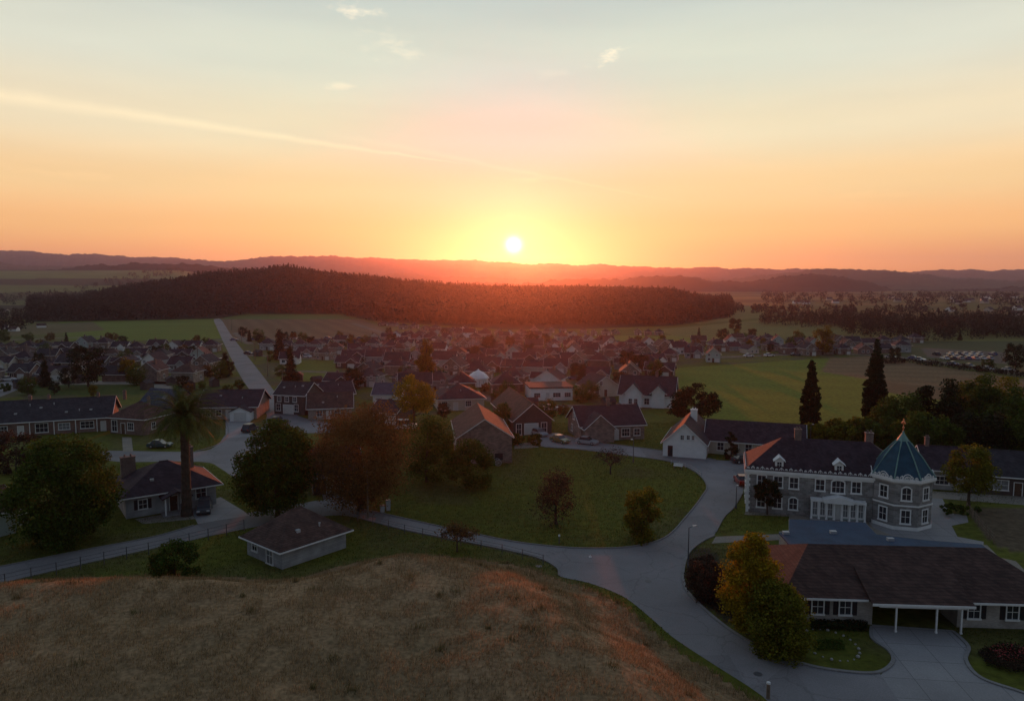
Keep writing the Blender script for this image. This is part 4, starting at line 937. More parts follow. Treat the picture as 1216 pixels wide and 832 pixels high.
def cresting(mb, o, d, n, L0, L1, z, step=.62):
    u = L0; k = 0
    while u < L1 - step:
        mb.obox(o, d, n, u, u + step - .05, z, z + .07, -.06, .06)
        c = u + step / 2
        for t in range(5):                       # scrolls and palmettes of the cresting
            a0 = math.pi * t / 5; a1 = math.pi * (t + 1) / 5; r_ = .24 if k % 2 else .17
            x0, z0, x1, z1 = c + r_ * math.cos(a0), z + .1 + r_ * 1.35 * math.sin(a0), c + r_ * math.cos(a1), z + .1 + r_ * 1.35 * math.sin(a1)
            mb.tube([(o[0] + d[0] * x0 + n[0] * 0, o[1] + d[1] * x0, z0), (o[0] + d[0] * x1, o[1] + d[1] * x1, z1)], [.045, .045], 5)
        mb.obox(o, d, n, c - .04, c + .04, z + .07, z + (.52 if k % 2 else .34), -.04, .04); k += 1; u += step
cr_ = MB(); cresting(cr_, (0, -.2), (1, 0), (0, -1), -.2, VL - .4, VH + .13); cresting(cr_, (-.2, VD), (0, -1), (-1, 0), 0, VD, VH + .13); cr_.build('cresting', white, ve)
ux = lambda px: (px - 886) / (1040 - 886) * VL
for px in (904, 924, 943, 974, 1016):
    opening(ve, Wl, 'f', ux(px) - .52, 3.85, 1.04, 1.45, 'win', white)
opening(ve, Wl, 'f', ux(995) - .75, 3.7, 1.5, 1.5, 'arch', white)
for px in (904, 924, 943): opening(ve, Wl, 'f', ux(px) - .5, .9, 1.0, 1.45, 'arch', white)
for y in (1.4, 4.2, 6.8): opening(ve, Wl, 'l', y, 3.8, 1.0, 1.45, 'win', white); opening(ve, Wl, 'l', y, .9, 1.0, 1.45, 'win', white)
# entrance front: glazed portico with columns
x0, x1 = ux(963), ux(1027)
po = MB(); po.box(x0, x1, -1.1, -.003, 2.55, 2.85); po.box(x0 + 1.6, x1 - 1.6, -1.5, -1.1, 2.5, 2.95); pr = [(x0 + 1.5, 2.95), (x1 - 1.5, 2.95), ((x0 + x1) / 2, 3.45)]; po.prism(pr, 'y', -1.52, -.003); po.build('portico_roof', white, ve)
pl = MB(); pl.box(x0 - .1, x1 + .1, -1.7, -.003, -.1, .14); pl.build('portico_step', concrete, ve)
nb = 7
for k in range(nb + 1):
    x = x0 + .12 + (x1 - x0 - .24) * k / nb; c_ = MB(); c_.lathe([(.17, .14), (.17, .26), (.12, .32), (.105, 2.35), (.16, 2.42), (.16, 2.55)], x, -.95, 10); c_.build('column', white, ve)
for k in range(nb):
    xa = x0 + .12 + (x1 - x0 - .24) * k / nb + .16; xb = x0 + .12 + (x1 - x0 - .24) * (k + 1) / nb - .16
    if k == 3: opening(ve, Wl, 'f', xa, .15, xb - xa, 2.15, 'wdoor', white, .55)
    else: opening(ve, Wl, 'f', xa + .05, .6, xb - xa - .1, 1.75, 'curt', white, .55)
fr = MB(); fr.box(x0 + .05, x1 - .05, -.54, -.003, .14, 2.54); fr.build('portico_wall', greenw, ve)
for px, z in ((925, 0), (996, 0)):      # two dormers
    x = ux(px); d_ = MB(); yb = 2.2; d_.box(x - .55, x + .55, .35, yb, VH + .3, VH + 1.35); d_.prism([(x - .55, VH + 1.35), (x + .55, VH + 1.35), (x, VH + 1.78)], 'y', .36, yb + .6)
    do_ = d_.build('dormer', white, vr)
    d_ = MB(); d_.prism([(x - .8, VH + 1.3), (x, VH + 1.9), (x + .8, VH + 1.3), (x + .8, VH + 1.4), (x, VH + 2.02), (x - .8, VH + 1.4)], 'y', .12, yb + 1.0)
    d_.box(x - .28, x + .28, .30, .345, VH + .6, VH + 1.25, 1); d_.box(x - .02, x + .02, .28, .298, VH + .6, VH + 1.25); d_.box(x - .28, x + .28, .28, .298, VH + .9, VH + .94); d_.build('dormer_trim', [white, glass], vr)
chimney(vr, ux(944) + .6, VD / 2, VH + 2.9, VH + 5.1, .9, .8); chimney(vr, ux(1046) - 1, VD / 2 + .6, VH + 2.6, VH + 5.0, 1.0, .8)
# corner tower, eight-sided
TR = 3.75; tx, ty = VL + TR * .80, 1.15; ph = .5
tw = MB(); tw.lathe([(TR, -.1), (TR, 6.55)], tx, ty, 8, 0, ph); tw.build('tower_wall', stonew, ve)
tw = MB(); tw.lathe([(TR + .12, -.1), (TR + .12, .45)], tx, ty, 8, 0, ph); tw.lathe([(TR + .1, 3.1), (TR + .1, 3.3)], tx, ty, 8, 0, ph)
tw.lathe([(TR + .1, 6.1), (TR + .42, 6.35), (TR + .42, 6.7), (TR + .1, 6.7)], tx, ty, 8, 0, ph); tw.build('tower_cornice', white, ve)
tr_ = MB(); tr_.lathe([(TR + .3, 6.72), (TR * .93, 7.5), (TR * .64, 9.1), (TR * .31, 10.6), (.12, 11.7)], tx, ty, 8, 0, ph); tro = tr_.build('tower_roof', rf_copper, ve)
sm = MB()
for k in range(8):
    q = 2 * math.pi * (k + ph) / 8; sm.tube([(tx + r_ * math.cos(q), ty + r_ * math.sin(q), z + .05) for r_, z in ((TR + .3, 6.72), (TR * .93, 7.5), (TR * .64, 9.1), (TR * .31, 10.6), (.12, 11.7))], [.09] * 5, 6)
sm.lathe([(.80, 11.1), (.48, 11.6), (.16, 12.1), (.1, 12.4)], tx, ty, 8, 0, ph); sm.build('roof_seams', verdi, tro)
fn = MB(); fn.tube([(tx, ty, 12.3), (tx, ty, 13.5)], [.06, .04], 6); fn.lathe([(.02, 12.6), (.14, 12.75), (.15, 12.85), (.02, 13.05)], tx, ty, 8)
for a_, b_, c_ in ((-.3, 13.45, .15), (0, 13.6, .2), (.3, 13.4, .13), (0, 13.9, .1)): fn.lathe([(.02, b_ - c_), (c_, b_), (.02, b_ + c_)], tx + a_ * .6, ty, 7)
fn.build('finial', mat('gilded_metal', (.75, .22, .07), .35, .1, 3, spec=.8), tro)
crm = MB()
for k in range(8):
    q0 = 2 * math.pi * (k + ph) / 8; q1 = q0 + math.pi / 4; a0 = Vector(((TR + .25) * math.cos(q0), (TR + .25) * math.sin(q0))); a1 = Vector(((TR + .25) * math.cos(q1), (TR + .25) * math.sin(q1)))
    d = (a1 - a0); Ls = d.length; d.normalize(); nn = Vector((d.y, -d.x)); cresting(crm, (tx + a0.x, ty + a0.y), d, nn, .05, Ls, 6.71, .56)
    mid = (a0 + a1) / 2
    for rr_ in (.55, .32):
        for t in range(6):
            b0 = math.pi * t / 6; b1 = math.pi * (t + 1) / 6
            crm.tube([(tx + mid.x + d.x * rr_ * math.cos(b0), ty + mid.y + d.y * rr_ * math.cos(b0), 6.75 + rr_ * 1.2 * math.sin(b0)), (tx + mid.x + d.x * rr_ * math.cos(b1), ty + mid.y + d.y * rr_ * math.cos(b1), 6.75 + rr_ * 1.2 * math.sin(b1))], [.06, .06], 5)
crm.build('tower_cresting', white, ve)
for k in range(8):
    q0 = 2 * math.pi * (k + ph) / 8; q1 = q0 + math.pi / 4; a0 = Vector((tx + TR * math.cos(q0), ty + TR * math.sin(q0))); a1 = Vector((tx + TR * math.cos(q1), ty + TR * math.sin(q1)))
    mid = (a0 + a1) / 2
    if mid.x < VL + .3 and mid.y > -1 or mid.y > ty + 2.6: continue
    d = (a1 - a0); Ls = d.length; d.normalize(); n_ = Vector((d.y, -d.x)); wl_ = {'t': (tuple(a0), tuple(d), tuple(n_))}
    opening(ve, wl_, 't', Ls / 2 - .5, 4.0, 1.0, 1.5, 'arch' if k % 2 else 'win', white); opening(ve, wl_, 't', Ls / 2 - .5, .95, 1.0, 1.65, 'win', white)
BLD.append((A, vrz, VL + 8, VD))
# ---------------------------------------------------------------- ranch house at bottom right
A = P(934, 738); Bq = P(1260, 748); dv = Bq - A; rl = dv.length; rrz = math.atan2(dv.y, dv.x)
re_ = empty('ranch_house', A, rrz, 'long ranch house with dark hip roof and carport at bottom right', 'house')
RD = 12.0; RH = 2.85; Wl = WALLS(rl, RD); cxl, cxr = (1037 - 934) / (1260 - 934) * rl, (1138 - 934) / (1260 - 934) * rl
rf_flat = mat('blue_roof_felt', (.038, .070, .120), .8, .2, .5, fine=(5, .15))
rw = bricky('pale_brick', (.34, .30, .27), (.36, .34, .32), .24, .085, var=.14)
w_ = MB(); w_.box(0, cxl, 0, RD, -.1, RH - .02); w_.box(cxr, rl, .003, RD, -.1, RH - .02); w_.box(cxl, cxr, 5.2, RD, -.1, RH - .02); w_.build('wall', rw, re_)
rb = MB(); roof_mb(rb, 'hip', rl, RD, RH, 2.5, .7, .18, hq=.62)
# shallow gable over the carport
xm = (cxl + cxr) / 2; hw = (cxr - cxl) / 2 + .7
rro = rb.build('roof', rf_umber, re_)
rb = MB(); s_ = 2.5 / 6; zf = RH - s_ * 1.0
rb.add([(xm - hw, -1.6, RH - .28), (xm + hw, -1.6, RH - .28), (xm + hw, 3.0, RH + s_ * 3.0 + .24), (xm - hw, 3.0, RH + s_ * 3.0 + .24),
        (xm - hw, -1.6, RH - .12), (xm + hw, -1.6, RH - .12), (xm + hw, 3.0, RH + s_ * 3.0 + .36), (xm - hw, 3.0, RH + s_ * 3.0 + .36)],
       [(0, 1, 2, 3), (4, 5, 6, 7), (0, 1, 5, 4), (1, 2, 6, 5), (2, 3, 7, 6), (3, 0, 4, 7)]); rb.build('carport_roof', rf_umber, rro)
def rloc(px, py, z):
    p = P(px, py, z) - A; return (p.x * math.cos(rrz) + p.y * math.sin(rrz), -p.x * math.sin(rrz) + p.y * math.cos(rrz))
wing = [rloc(*q, 3.3) for q in ((925, 632), (937, 631), (937, 616), (1027, 620), (1041, 634), (1100, 641), (1166, 646), (1194, 667))]
wp = [(wing[0][0], RD - .6)] + wing + [(wing[-1][0] + .3, RD - .6)]
wcx = sum(a for a, _ in wp) / len(wp); wcy = sum(b for _, b in wp) / len(wp)
wb = MB(); wb.prism([(wcx + (a - wcx) * .985, max(RD + .01, wcy + (b - wcy) * .94)) for a, b in wp], 'z', -.1, 3.1); wb.build('rear_wing_wall', rw, re_)
wb = MB(); wb.prism(wp, 'z', 3.12, 3.3); wr_ = wb.build('rear_wing_roof', rf_flat, re_)
wb = MB()
for i in range(1, len(wp) - 1): wb.tube([(*wp[i], 3.26), (*wp[i + 1], 3.26)], [.05, .05], 5)
wb.build('gutter', metal, wr_)
for (vx, vy) in ((4, 15), (9.5, 15.6), (15, 13.6)): wb = MB(); wb.box(vx, vx + .7, vy, vy + .5, 3.301, 3.6); wb.build('roof_vent', steel, wr_)
ev = MB(); ez = RH - s_ * .7; ev.box(-.75, xm - hw, -.79, -.73, ez - .03, ez + .16); ev.box(xm + hw, rl + .75, -.79, -.73, ez - .03, ez + .16); ev.box(xm - hw, xm + hw, -1.68, -1.62, RH - .32, RH - .10)
ev.box(-.79, -.73, -.73, RD + .7, ez - .03, ez + .16); ev.build('fascia', trim, rro)
ci = MB(); ci.box(cxl, cxr, -1.5, 5.19, RH - .5, RH - .42); ci.build('carport_ceiling', trim, re_)
for x in (cxl + 1.55, xm + 1.3, cxr - .35):
    p_ = MB(); p_.box(x - .07, x + .07, -1.42, -1.28, 0, RH - .5); p_.box(x - .1, x + .1, -1.45, -1.25, 0, .15); p_.build('carport_post', trim, re_)
for px in (971, 1004): opening(re_, Wl, 'f', (px - 934) / 326 * rl - .5, .95, 1.0, 1.35, 'shut')
for px in (1157, 1202, 1240): opening(re_, {'f': ((0, .003), (1, 0), (0, -1))}, 'f', (px - 934) / 326 * rl - .5, .95, 1.0, 1.35, 'shut')
opening(re_, {'f': ((0, 5.2), (1, 0), (0, -1))}, 'f', cxl + 4.6, .02, .95, 2.1, 'wdoor'); opening(re_, {'f': ((0, 5.2), (1, 0), (0, -1))}, 'f', cxl + 1.2, .9, 1.4, 1.2)
BLD.append((A, rrz, rl, RD))
# ---------------------------------------------------------------- estate houses: prototypes, then copies
def estate_proto(t, wm, rm, s=1.0):
    L, Dp, h, rise, kind = [(8.6, 8.0, 2.9, 2.7, 'gx'), (6.8, 9.4, 4.3, 2.9, 'gy'), (8.6, 8.0, 4.2, 2.6, 'hip'), (10.4, 7.4, 2.8, 2.3, 'gx')][t]
    e = bpy.data.objects.new('house', None); C.objects.link(e)
    wb = MB(); wall_mb(wb, kind, L, Dp, h, rise, 0); rb = MB(); roof_mb(rb, kind, L, Dp, h, rise, .55)
    ev = MB(); eave_mb(ev, kind, L, Dp, h, rise, .55)
    if t in (0, 3):
        w0 = L * .52; wall_mb(wb, 'gy', L * .42, 3, h + .1, 1.6, 0, w0, -1.6); roof_mb(rb, 'gy', L * .42, 4.6, h + .1, 1.6, .3, x0=w0, y0=-1.6); eave_mb(ev, 'gy', L * .42, 4.6, h + .1, 1.6, .3, w0, -1.6)
    wb.build('wall', wm, e); ro = rb.build('roof', rm, e); ev.build('fascia', trim, ro)
    c = MB(); c.box(L * .28, L * .28 + .7, Dp * .55, Dp * .55 + .7, h + rise * .5, h + rise + .9); c.build('chimney', brickc, ro)
    Wl = WALLS(L, Dp)
    def win(wall, u, z, w, hh, off=0.0):
        o, d, n = Wl[wall]; g = MB(); g.obox(o, d, n, u, u + w, z, z + hh, -.02 + off, .04 + off, 1)
        g.obox(o, d, n, u - .13, u, z - .13, z + hh + .13, off, .09 + off); g.obox(o, d, n, u + w, u + w + .13, z - .13, z + hh + .13, off, .09 + off)
        g.obox(o, d, n, u, u + w, z + hh, z + hh + .13, off, .088 + off); g.obox(o, d, n, u, u + w, z - .16, z - .001, off, .11 + off)
        g.obox(o, d, n, u + w / 2 - .04, u + w / 2 + .04, z, z + hh, .04 + off, .07 + off); g.build('window', [trim, random.choice([glass, glass, curtain])], e)
    def slab(nm, wall, u, z, w, hh, m, off=0.0):
        o, d, n = Wl[wall]; g = MB(); g.obox(o, d, n, u, u + w, z, z + hh, -.02 + off, .06 + off); g.build(nm, m, e)
    if t in (0, 3):
        win('f', 1.0, .9, 1.3, 1.25); slab('door', 'f', L * .36, 0, .95, 2.1, doorm); slab('garage_door', 'f', L * .58, .02, L * .3, 2.1, doorw, 1.6)
        win('r', 2.2, .9, 1.2, 1.2); win('l', 2.2, .9, 1.2, 1.2); win('l', 5, .9, 1.1, 1.2)
    else:
        win('f', .8, .9, 1.2, 1.3); win('f', .9, 3.2, 1.0, 1.1); win('f', L - 2.2, 3.2, 1.0, 1.1); slab('door', 'f', L / 2 - .5, 0, .95, 2.1, doorm); slab('garage_door', 'f', L - 2.7, .02, 2.3, 2.05, doorw)
        win('r', 1.8, 3.2, 1, 1.1); win('r', 5, .9, 1.1, 1.2); win('l', 1.8, 3.2, 1, 1.1); win('l', 5, .9, 1.1, 1.2)
    return e, L, Dp
combos = [(0, white, 'white', rf_plum, 'plum'), (1, brownst, 'brown', rf_char, 'charcoal'), (2, brownst, 'brown', rf_plum, 'plum'), (3, tanw, 'tan', rf_plum, 'plum'), (0, redbr, 'brick', rf_char, 'charcoal'),
          (1, white, 'white', rf_plum, 'plum'), (2, tanw, 'tan', rf_brown, 'brown'), (3, cream, 'cream', rf_plum, 'plum'), (0, greyw, 'grey', rf_plum, 'plum'), (1, brownst, 'brown', rf_brown, 'brown'),
          (2, greyw, 'grey', rf_char, 'charcoal'), (3, darkw, 'dark timber', rf_plum, 'plum'), (1, greenw, 'pale green', rf_char, 'charcoal'), (2, redbr, 'brick', rf_plum, 'plum')]
PRO = [estate_proto(t, wm, rm) + (wn, rn) for t, wm, wn, rm, rn in combos]
used = [False] * len(PRO)
def blocked(x, y, r=5.5):
    for (a, rz, L, Dp) in BLD:
        dx, dy = x - a.x, y - a.y; u = dx * math.cos(rz) + dy * math.sin(rz); v = -dx * math.sin(rz) + dy * math.cos(rz)
        if -r < u < L + r and -r < v < Dp + r: return True
    return False
FIELDS = [W2(p) for p in ([(352, 428), (400, 427), (404, 452), (352, 452)], [(786, 440), (860, 434), (1000, 425), (1300, 470), (1300, 520), (940, 515), (830, 500), (790, 470)],
          [(262, 379), (430, 379), (470, 396), (440, 400), (280, 400), (268, 394)], [(655, 399), (820, 398), (860, 408), (640, 405)], [(590, 447), (700, 444), (705, 453), (590, 454)])]
LONG = [(( P(258, 380).x, P(258, 380).y)), (P(282, 418).x, P(282, 418).y), (P(345, 492).x, P(345, 492).y)]
centers = []
TREES0 = [(105, 458, 16), (53, 458, 8), (160, 456, 12), (332, 425, 6), (345, 452, 8), (268, 447, 6), (420, 464, 8), (498, 500, 10), (507, 460, 6), (492, 508, 9), (568, 458, 8)]
TREEW = [(P(a, b), r) for a, b, r in TREES0]
def try_house(px, py, dist_name, rowname, yaw, sc_, rowlist, i):
    p = P(px, py)
    x, y = p.x, p.y
    if blocked(x, y) or any(inpoly(np.array(x), np.array(y), f) for f in FIELDS): return
    if segdist(np.array(x), np.array(y), LONG, False) < 10: return
    if any((x - t.x) ** 2 + (y - t.y) ** 2 < (r * .7) ** 2 for t, r in TREEW): return
    if any((x - a) ** 2 + (y - b) ** 2 < (6.9 * sc_) ** 2 for a, b in centers): return
    centers.append((x, y)); rowlist.append((px, x, y, yaw, sc_))
HOUSES = 0
def row(district, rname, pxs0, pxs1, py0, py1, spacing, yaw0, sc_=1.0):
    global HOUSES
    lst = []; px = pxs0 + random.uniform(0, 6)
    while px < pxs1:
        t = (px - pxs0) / (pxs1 - pxs0); py = py0 + (py1 - py0) * t + random.uniform(-1, 1) * .035 * (py0 - HY)
        D = CH * FP / (py - HY)
        yaw = yaw0 + random.choice([0, 0, 0, math.pi / 2, -math.pi / 2, math.pi]) + random.uniform(-.15, .15)
        try_house(px, py, district, rname, yaw, sc_, lst, 0)
        px += spacing * .80 * FP / D * random.uniform(.85, 1.2)
    for k, (px, x, y, yaw, s) in enumerate(lst):
        j = random.randrange(len(PRO)); pe, L, Dp, wn, rn = PRO[j]
        e = copy_tree(pe) if used[j] else pe; used[j] = True
        ox, oy = L / 2, Dp / 2; c, sn = math.cos(yaw), math.sin(yaw); s *= random.uniform(.78, .92)
        e.location = (x - s * (ox * c - oy * sn), y - s * (ox * sn + oy * c), 0); e.rotation_euler = (0, 0, yaw); e.scale = (s, s, s)
        tag(e, f'{wn} house, {rn} roof, {ORD[k]} from left, {rname} row of {district[4:]}', 'house', f'houses of {district}')
        HOUSES += 1
C_ = 'the central estate'
row(C_, 'lowest', 436, 620, 470, 470, 13.5, .1, 1.05)
row(C_, 'lower', 405, 700, 459, 461, 12.5, -.35, 1.05)
row(C_, 'second lowest', 300, 790, 447, 449, 12.0, -.3)
row(C_, 'third lowest', 300, 790, 438, 440, 11.0, -.2)
row(C_, 'fourth lowest', 290, 790, 430, 432, 10.5, .15, .96)
row(C_, 'middle', 292, 860, 423, 426, 10.2, -.25, .94)
row(C_, 'upper middle', 295, 1000, 417, 419, 10.0, .1, .9)
row(C_, 'fourth highest', 380, 1010, 411, 413, 9.8, -.1, .86)
row(C_, 'third highest', 440, 930, 406, 407, 9.6, .2, .82)
row(C_, 'second highest', 420, 640, 401, 402, 9.2, 0, .78)
row(C_, 'highest', 455, 650, 397, 398, 9.0, .1, .72)
row('the left estate', 'nearest', -60, 265, 452, 449, 13, 0, 1.0)
row('the left estate', 'second', -60, 262, 438, 438, 11.5, 0, 1.0)
row('the left estate', 'third', -70, 262, 427, 427, 11, .05, .95)
row('the left estate', 'farthest', -80, 262, 417, 417, 10.5, 0, .95)
row('the strip below the forest', 'near', 430, 560, 386, 396, 8.2, -.5, .68)
row('the strip below the forest', 'far', 650, 815, 396, 399, 8.0, 0, .62)
row('the estate behind the tall cypress', 'near', 985, 1090, 419, 417, 10, 0, .95)
row('the estate behind the tall cypress', 'far', 990, 1100, 410, 409, 9, .1, .9)
print('HOUSES', HOUSES)
# far-off hamlets, too small to show parts: each house one mesh
fm_ = []
for k, (wm, rm) in enumerate(((white, rf_plum), (cream, rf_char), (white, rf_brown))):
    mb = MB(); wall_mb(mb, 'gx', 11, 8, 3.2, 3, 0); roof_mb(mb, 'gx', 11, 8, 3.2, 3, .4, m=1); fm_.append(mb.mesh('house', [wm, rm]))
def hamlet(n, x0, x1, y0, y1, where, s=1.0):
    pts = sorted((random.uniform(x0, x1), random.uniform(y0, y1)) for _ in range(n))
    for k, (px, py) in enumerate(pts):
        p = P(px, py); z = float(Zt(p.x, p.y)); o = link('house', fm_[k % 3]); o.location = (p.x, p.y, z); o.rotation_euler = (0, 0, random.uniform(-.8, .8)); o.scale = (s, s, s)
        tag(o, f'tiny pale far-off house, {ORD[k]} from left in {where}', 'house', 'far-off houses of ' + where)
hamlet(20, 1045, 1215, 352, 364, 'the hamlet below the right hills', .85)
hamlet(6, 915, 1010, 358, 362, 'the hamlet above the dark wood', .8)
hamlet(6, -5, 45, 368, 398, 'the hamlet at the far left edge', .5)
hamlet(4, 1120, 1216, 366, 376, 'the fields behind the dark wood', .85)
# ---------------------------------------------------------------- trees among the houses: prototypes, then copies
TP = {'round': make_tree('round', 8, 7.5, L_dark, 3200, .42, lumps=40), 'green': make_tree('bushy', 8.5, 8, L_green, 3600, .42, lumps=45, h0=.7), 'gold': make_tree('egg', 8, 6, L_gold, 3000, .42, lumps=40, h0=1),
      'rust': make_tree('bushy', 6, 6.5, L_rust, 2600, .4, lumps=35, h0=.4), 'conifer': make_tree('conifer', 11, 4.8, L_dark, 4200, .42, lumps=90, h0=.3, spread=.16), 'bush': make_tree('bushy', 3, 3.6, L_green, 1400, .3, lumps=25, h0=.1)}
TL = {'round': 'dark round tree', 'green': 'green leafy tree', 'gold': 'golden tree', 'rust': 'russet tree', 'conifer': 'dark pointed conifer', 'bush': 'low green bush'}
named = [(105, 459, 'round', 48, 'wide dark tree at the roadside behind the long terrace'), (54, 459, 'conifer', 36, 'dark conifer left of the wide dark tree behind the terrace'),
         (162, 457, 'green', 26, 'green tree left of the blue rear roof'), (152, 452, 'gold', 28, 'golden tree beside the wide dark tree'), (332, 427, 'conifer', 40, 'taller of two dark conifers right of the long road'),
         (345, 453, 'conifer', 46, 'nearer of two dark conifers right of the long road'), (268, 447, 'conifer', 32, 'dark conifer on the left verge of the long road'), (421, 466, 'round', 30, 'dark tree left of the blue-roofed cottage'),
         (977, 421, 'gold', 34, 'golden tree in the row of houses beyond the big field'), (873, 396, 'round', 18, 'dark upright tree alone in the far right fields'), (858, 406, 'round', 16, 'dark round tree at the upper edge of the estate'),
         (714, 413, 'conifer', 16, 'small dark conifer among the right-hand roofs'), (1062, 429, 'round', 17, 'low dark tree right of the tall cypress'), (1206, 440, 'round', 32, 'dark spreading tree at the right edge beyond the brown field'),
         (1172, 437, 'bush', 12, 'bush beside the car park in the brown field'), (580, 418, 'round', 20, 'dark tree left of centre among the far roofs'), (606, 414, 'round', 15, 'small dark tree among the far roofs under the sun'),
         (632, 416, 'round', 20, 'dark tree in the middle of the central roofs'), (648, 410, 'round', 14, 'farthest dark tree of the central roofs'), (830, 398, 'conifer', 10, 'tiny conifer at the field edge below the forest'),
         (702, 475, 'green', 24, 'green tree left of the cream cottage'), (690, 478, 'green', 22, 'green shrubby tree right of the flat-roofed house'), (745, 440, 'round', 24, 'dark tree at the left end of the tree belt behind the dormer house'),
         (760, 444, 'round', 24, 'dark tree in the belt behind the dormer house'), (778, 448, 'green', 22, 'green tree at the field corner behind the dormer house'), (240, 462, 'green', 10, 'small green tree by the verge left of the road'),
         (283, 462, 'bush', 12, 'low bush at the roadside above the ranch roof'), (1140, 404, 'conifer', 14, 'lone conifer in front of the dark wood'), (893, 402, 'round', 12, 'small dark tree where the far fields meet the estate'),
         (745, 470, 'bush', 8, 'bush before the white dormer house'), (592, 480, 'green', 20, 'green tree behind the barn roof'), (800, 470, 'rust', 16, 'russet tree at the corner of the white dormer house'),
         (930, 523, 'bush', 16, 'bush behind the villa roof'), (1160, 608, 'bush', 8, 'small bush at the paddock gate'), (560, 440, 'gold', 14, 'small golden tree among the central roofs'), (370, 412, 'rust', 12, 'russet tree at the near edge of the brown field'),
         (382, 412, 'rust', 11, 'smaller russet tree at the near edge of the brown field')]
for px, py, k, hp, lb in named:
    p = P(px, py); H = hp * p.y / FP; base = {'round': 8, 'green': 8.5, 'gold': 8, 'rust': 6, 'conifer': 11, 'bush': 3}[k]
    put_tree(TP[k], p, H / base, None, 'conifer_tree' if k == 'conifer' else 'bush' if k == 'bush' else 'tree', lb, 'bush' if k == 'bush' else 'tree')
cnt = {}; pts = []
for i in range(900):
    if len(pts) >= 120: break
    px = random.uniform(-20, 1000); py = random.choice([random.uniform(396, 432), random.uniform(405, 500)])
    if px > 790 and py > 422: continue
    p = P(px, py)
    if blocked(p.x, p.y, 2.5) or any((p.x - a) ** 2 + (p.y - b) ** 2 < 44 for a, b in centers) or any(inpoly(np.array(p.x), np.array(p.y), f) for f in FIELDS): continue
    if segdist(np.array(p.x), np.array(p.y), LONG, False) < 6 or py > 470 and (220 < px < 480 or px < 20 or px > 700): continue
    if py < 400 and (px < 420 or px > 660): continue
    if any((p.x - q[0].x) ** 2 + (p.y - q[0].y) ** 2 < 20 for q in pts): continue
    k = random.choices(['round', 'green', 'gold', 'rust', 'conifer', 'bush'], [4, 4, 1.4, 2.5, 1, 3])[0]; pts.append((p, px, py, k))
for (p, px, py, k) in sorted(pts, key=lambda q: q[1]):
    where = 'left estate' if px < 275 else 'central estate' if px < 640 else 'right-hand estate'
    cnt[(k, where)] = cnt.get((k, where), 0) + 1
    put_tree(TP[k], p, random.uniform(.42, .8) if k not in ('bush',) else random.uniform(.6, 1), None, 'conifer_tree' if k == 'conifer' else 'bush' if k == 'bush' else 'tree',
             f'{TL[k]} among roofs, {ORD[cnt[(k, where)] - 1]} such from left in {where}', 'bush' if k == 'bush' else 'tree', f'trees among the houses of the {where}')
# ---------------------------------------------------------------- forest masses
def mass(name, label, X, Y, Z, H, Wd, per, size, conif, m):
    n = len(X); k = np.repeat(np.arange(n), per); t = RNG.random(n * per) ** .8
    c = conif[k]; pr = np.where(c, 1.02 - t, np.sqrt(np.clip(1 - (1.55 * t - .62) ** 2, .05, 1)))
    a = RNG.uniform(0, 2 * np.pi, n * per); r = (.55 + .45 * RNG.random(n * per)) * pr * Wd[k] / 2
    p = np.stack([X[k] + r * np.cos(a), Y[k] + r * np.sin(a), Z[k] + H[k] * (.08 + .92 * t)], -1)
    v, f = leaf_cloud(p, size, .6); tag(link(name, np_mesh(name, v, f, m)), label, 'forest', kind='stuff')
n = 15000; px = RNG.uniform(35, 868, n); y = RNG.uniform(540, 1080, n); x = (px - 608) / FP * y
fb = forest_base(px); k = (y > fb + fbm(x, y, 40, 5) * 30 - 8); k &= RNG.random(n) < .55 + .45 * sst(600, 900, y); x, y, px = x[k], y[k], px[k]
hh = RNG.uniform(8, 14, len(x)) * (.8 + .4 * fbm(x, y, 60, 9)); con = (RNG.random(len(x)) < np.where(px < 520, .55, .15))
mass('forest', 'dark wooded hill beyond the houses under the sunset', x, y, Zt(x, y), np.where(con, hh * 1.18, hh), np.where(con, 5.0, 8.5), 46, 1.9, con, L_for)
def poly_mass(name, label, poly, n, h0, h1, per, size, pc, m, w=7.5):
    w2 = W2(poly); xs = [a for a, _ in w2]; ys = [b for _, b in w2]
    x = RNG.uniform(min(xs), max(xs), n * 6); y = RNG.uniform(min(ys), max(ys), n * 6); k = inpoly(x, y, w2); x, y = x[k][:n], y[k][:n]
    con = RNG.random(len(x)) < pc
    mass(name, label, x, y, Zt(x, y), RNG.uniform(h0, h1, len(x)), np.where(con, w * .65, w), per, size, con, m)
poly_mass('woodland', 'dark band of woodland across the plain at right', [(905, 388), (1000, 390), (1010, 400), (1060, 405), (1120, 407), (1135, 404), (1140, 400), (1165, 404), (1300, 404), (1300, 384), (1010, 380), (905, 381)], 600, 6, 11, 130, .9, .3, L_for)
poly_mass('treeline', 'thin lines of trees between the far right fields', [(820, 372.5), (1300, 372), (1300, 370.5), (905, 368), (880, 366)], 110, 5, 9, 50, 1.8, .2, L_for)
poly_mass('treeline', 'scattered far trees around the hamlet at the foot of the right hills', [(905, 364), (1300, 368), (1300, 352), (905, 352)], 300, 7, 12, 40, 2.2, .2, L_for, 10)
poly_mass('treeline', 'hedgerow trees on the left hillside fields', [(-100, 366), (60, 362), (220, 350), (220, 347), (60, 356), (-100, 358)], 150, 6, 10, 40, 2.0, .2, L_for, 10)
poly_mass('treeline', 'dark trees at the far left edge below the hillside', [(-100, 404), (45, 392), (60, 374), (-100, 372)], 150, 6, 10, 60, 1.4, .2, L_for, 7)
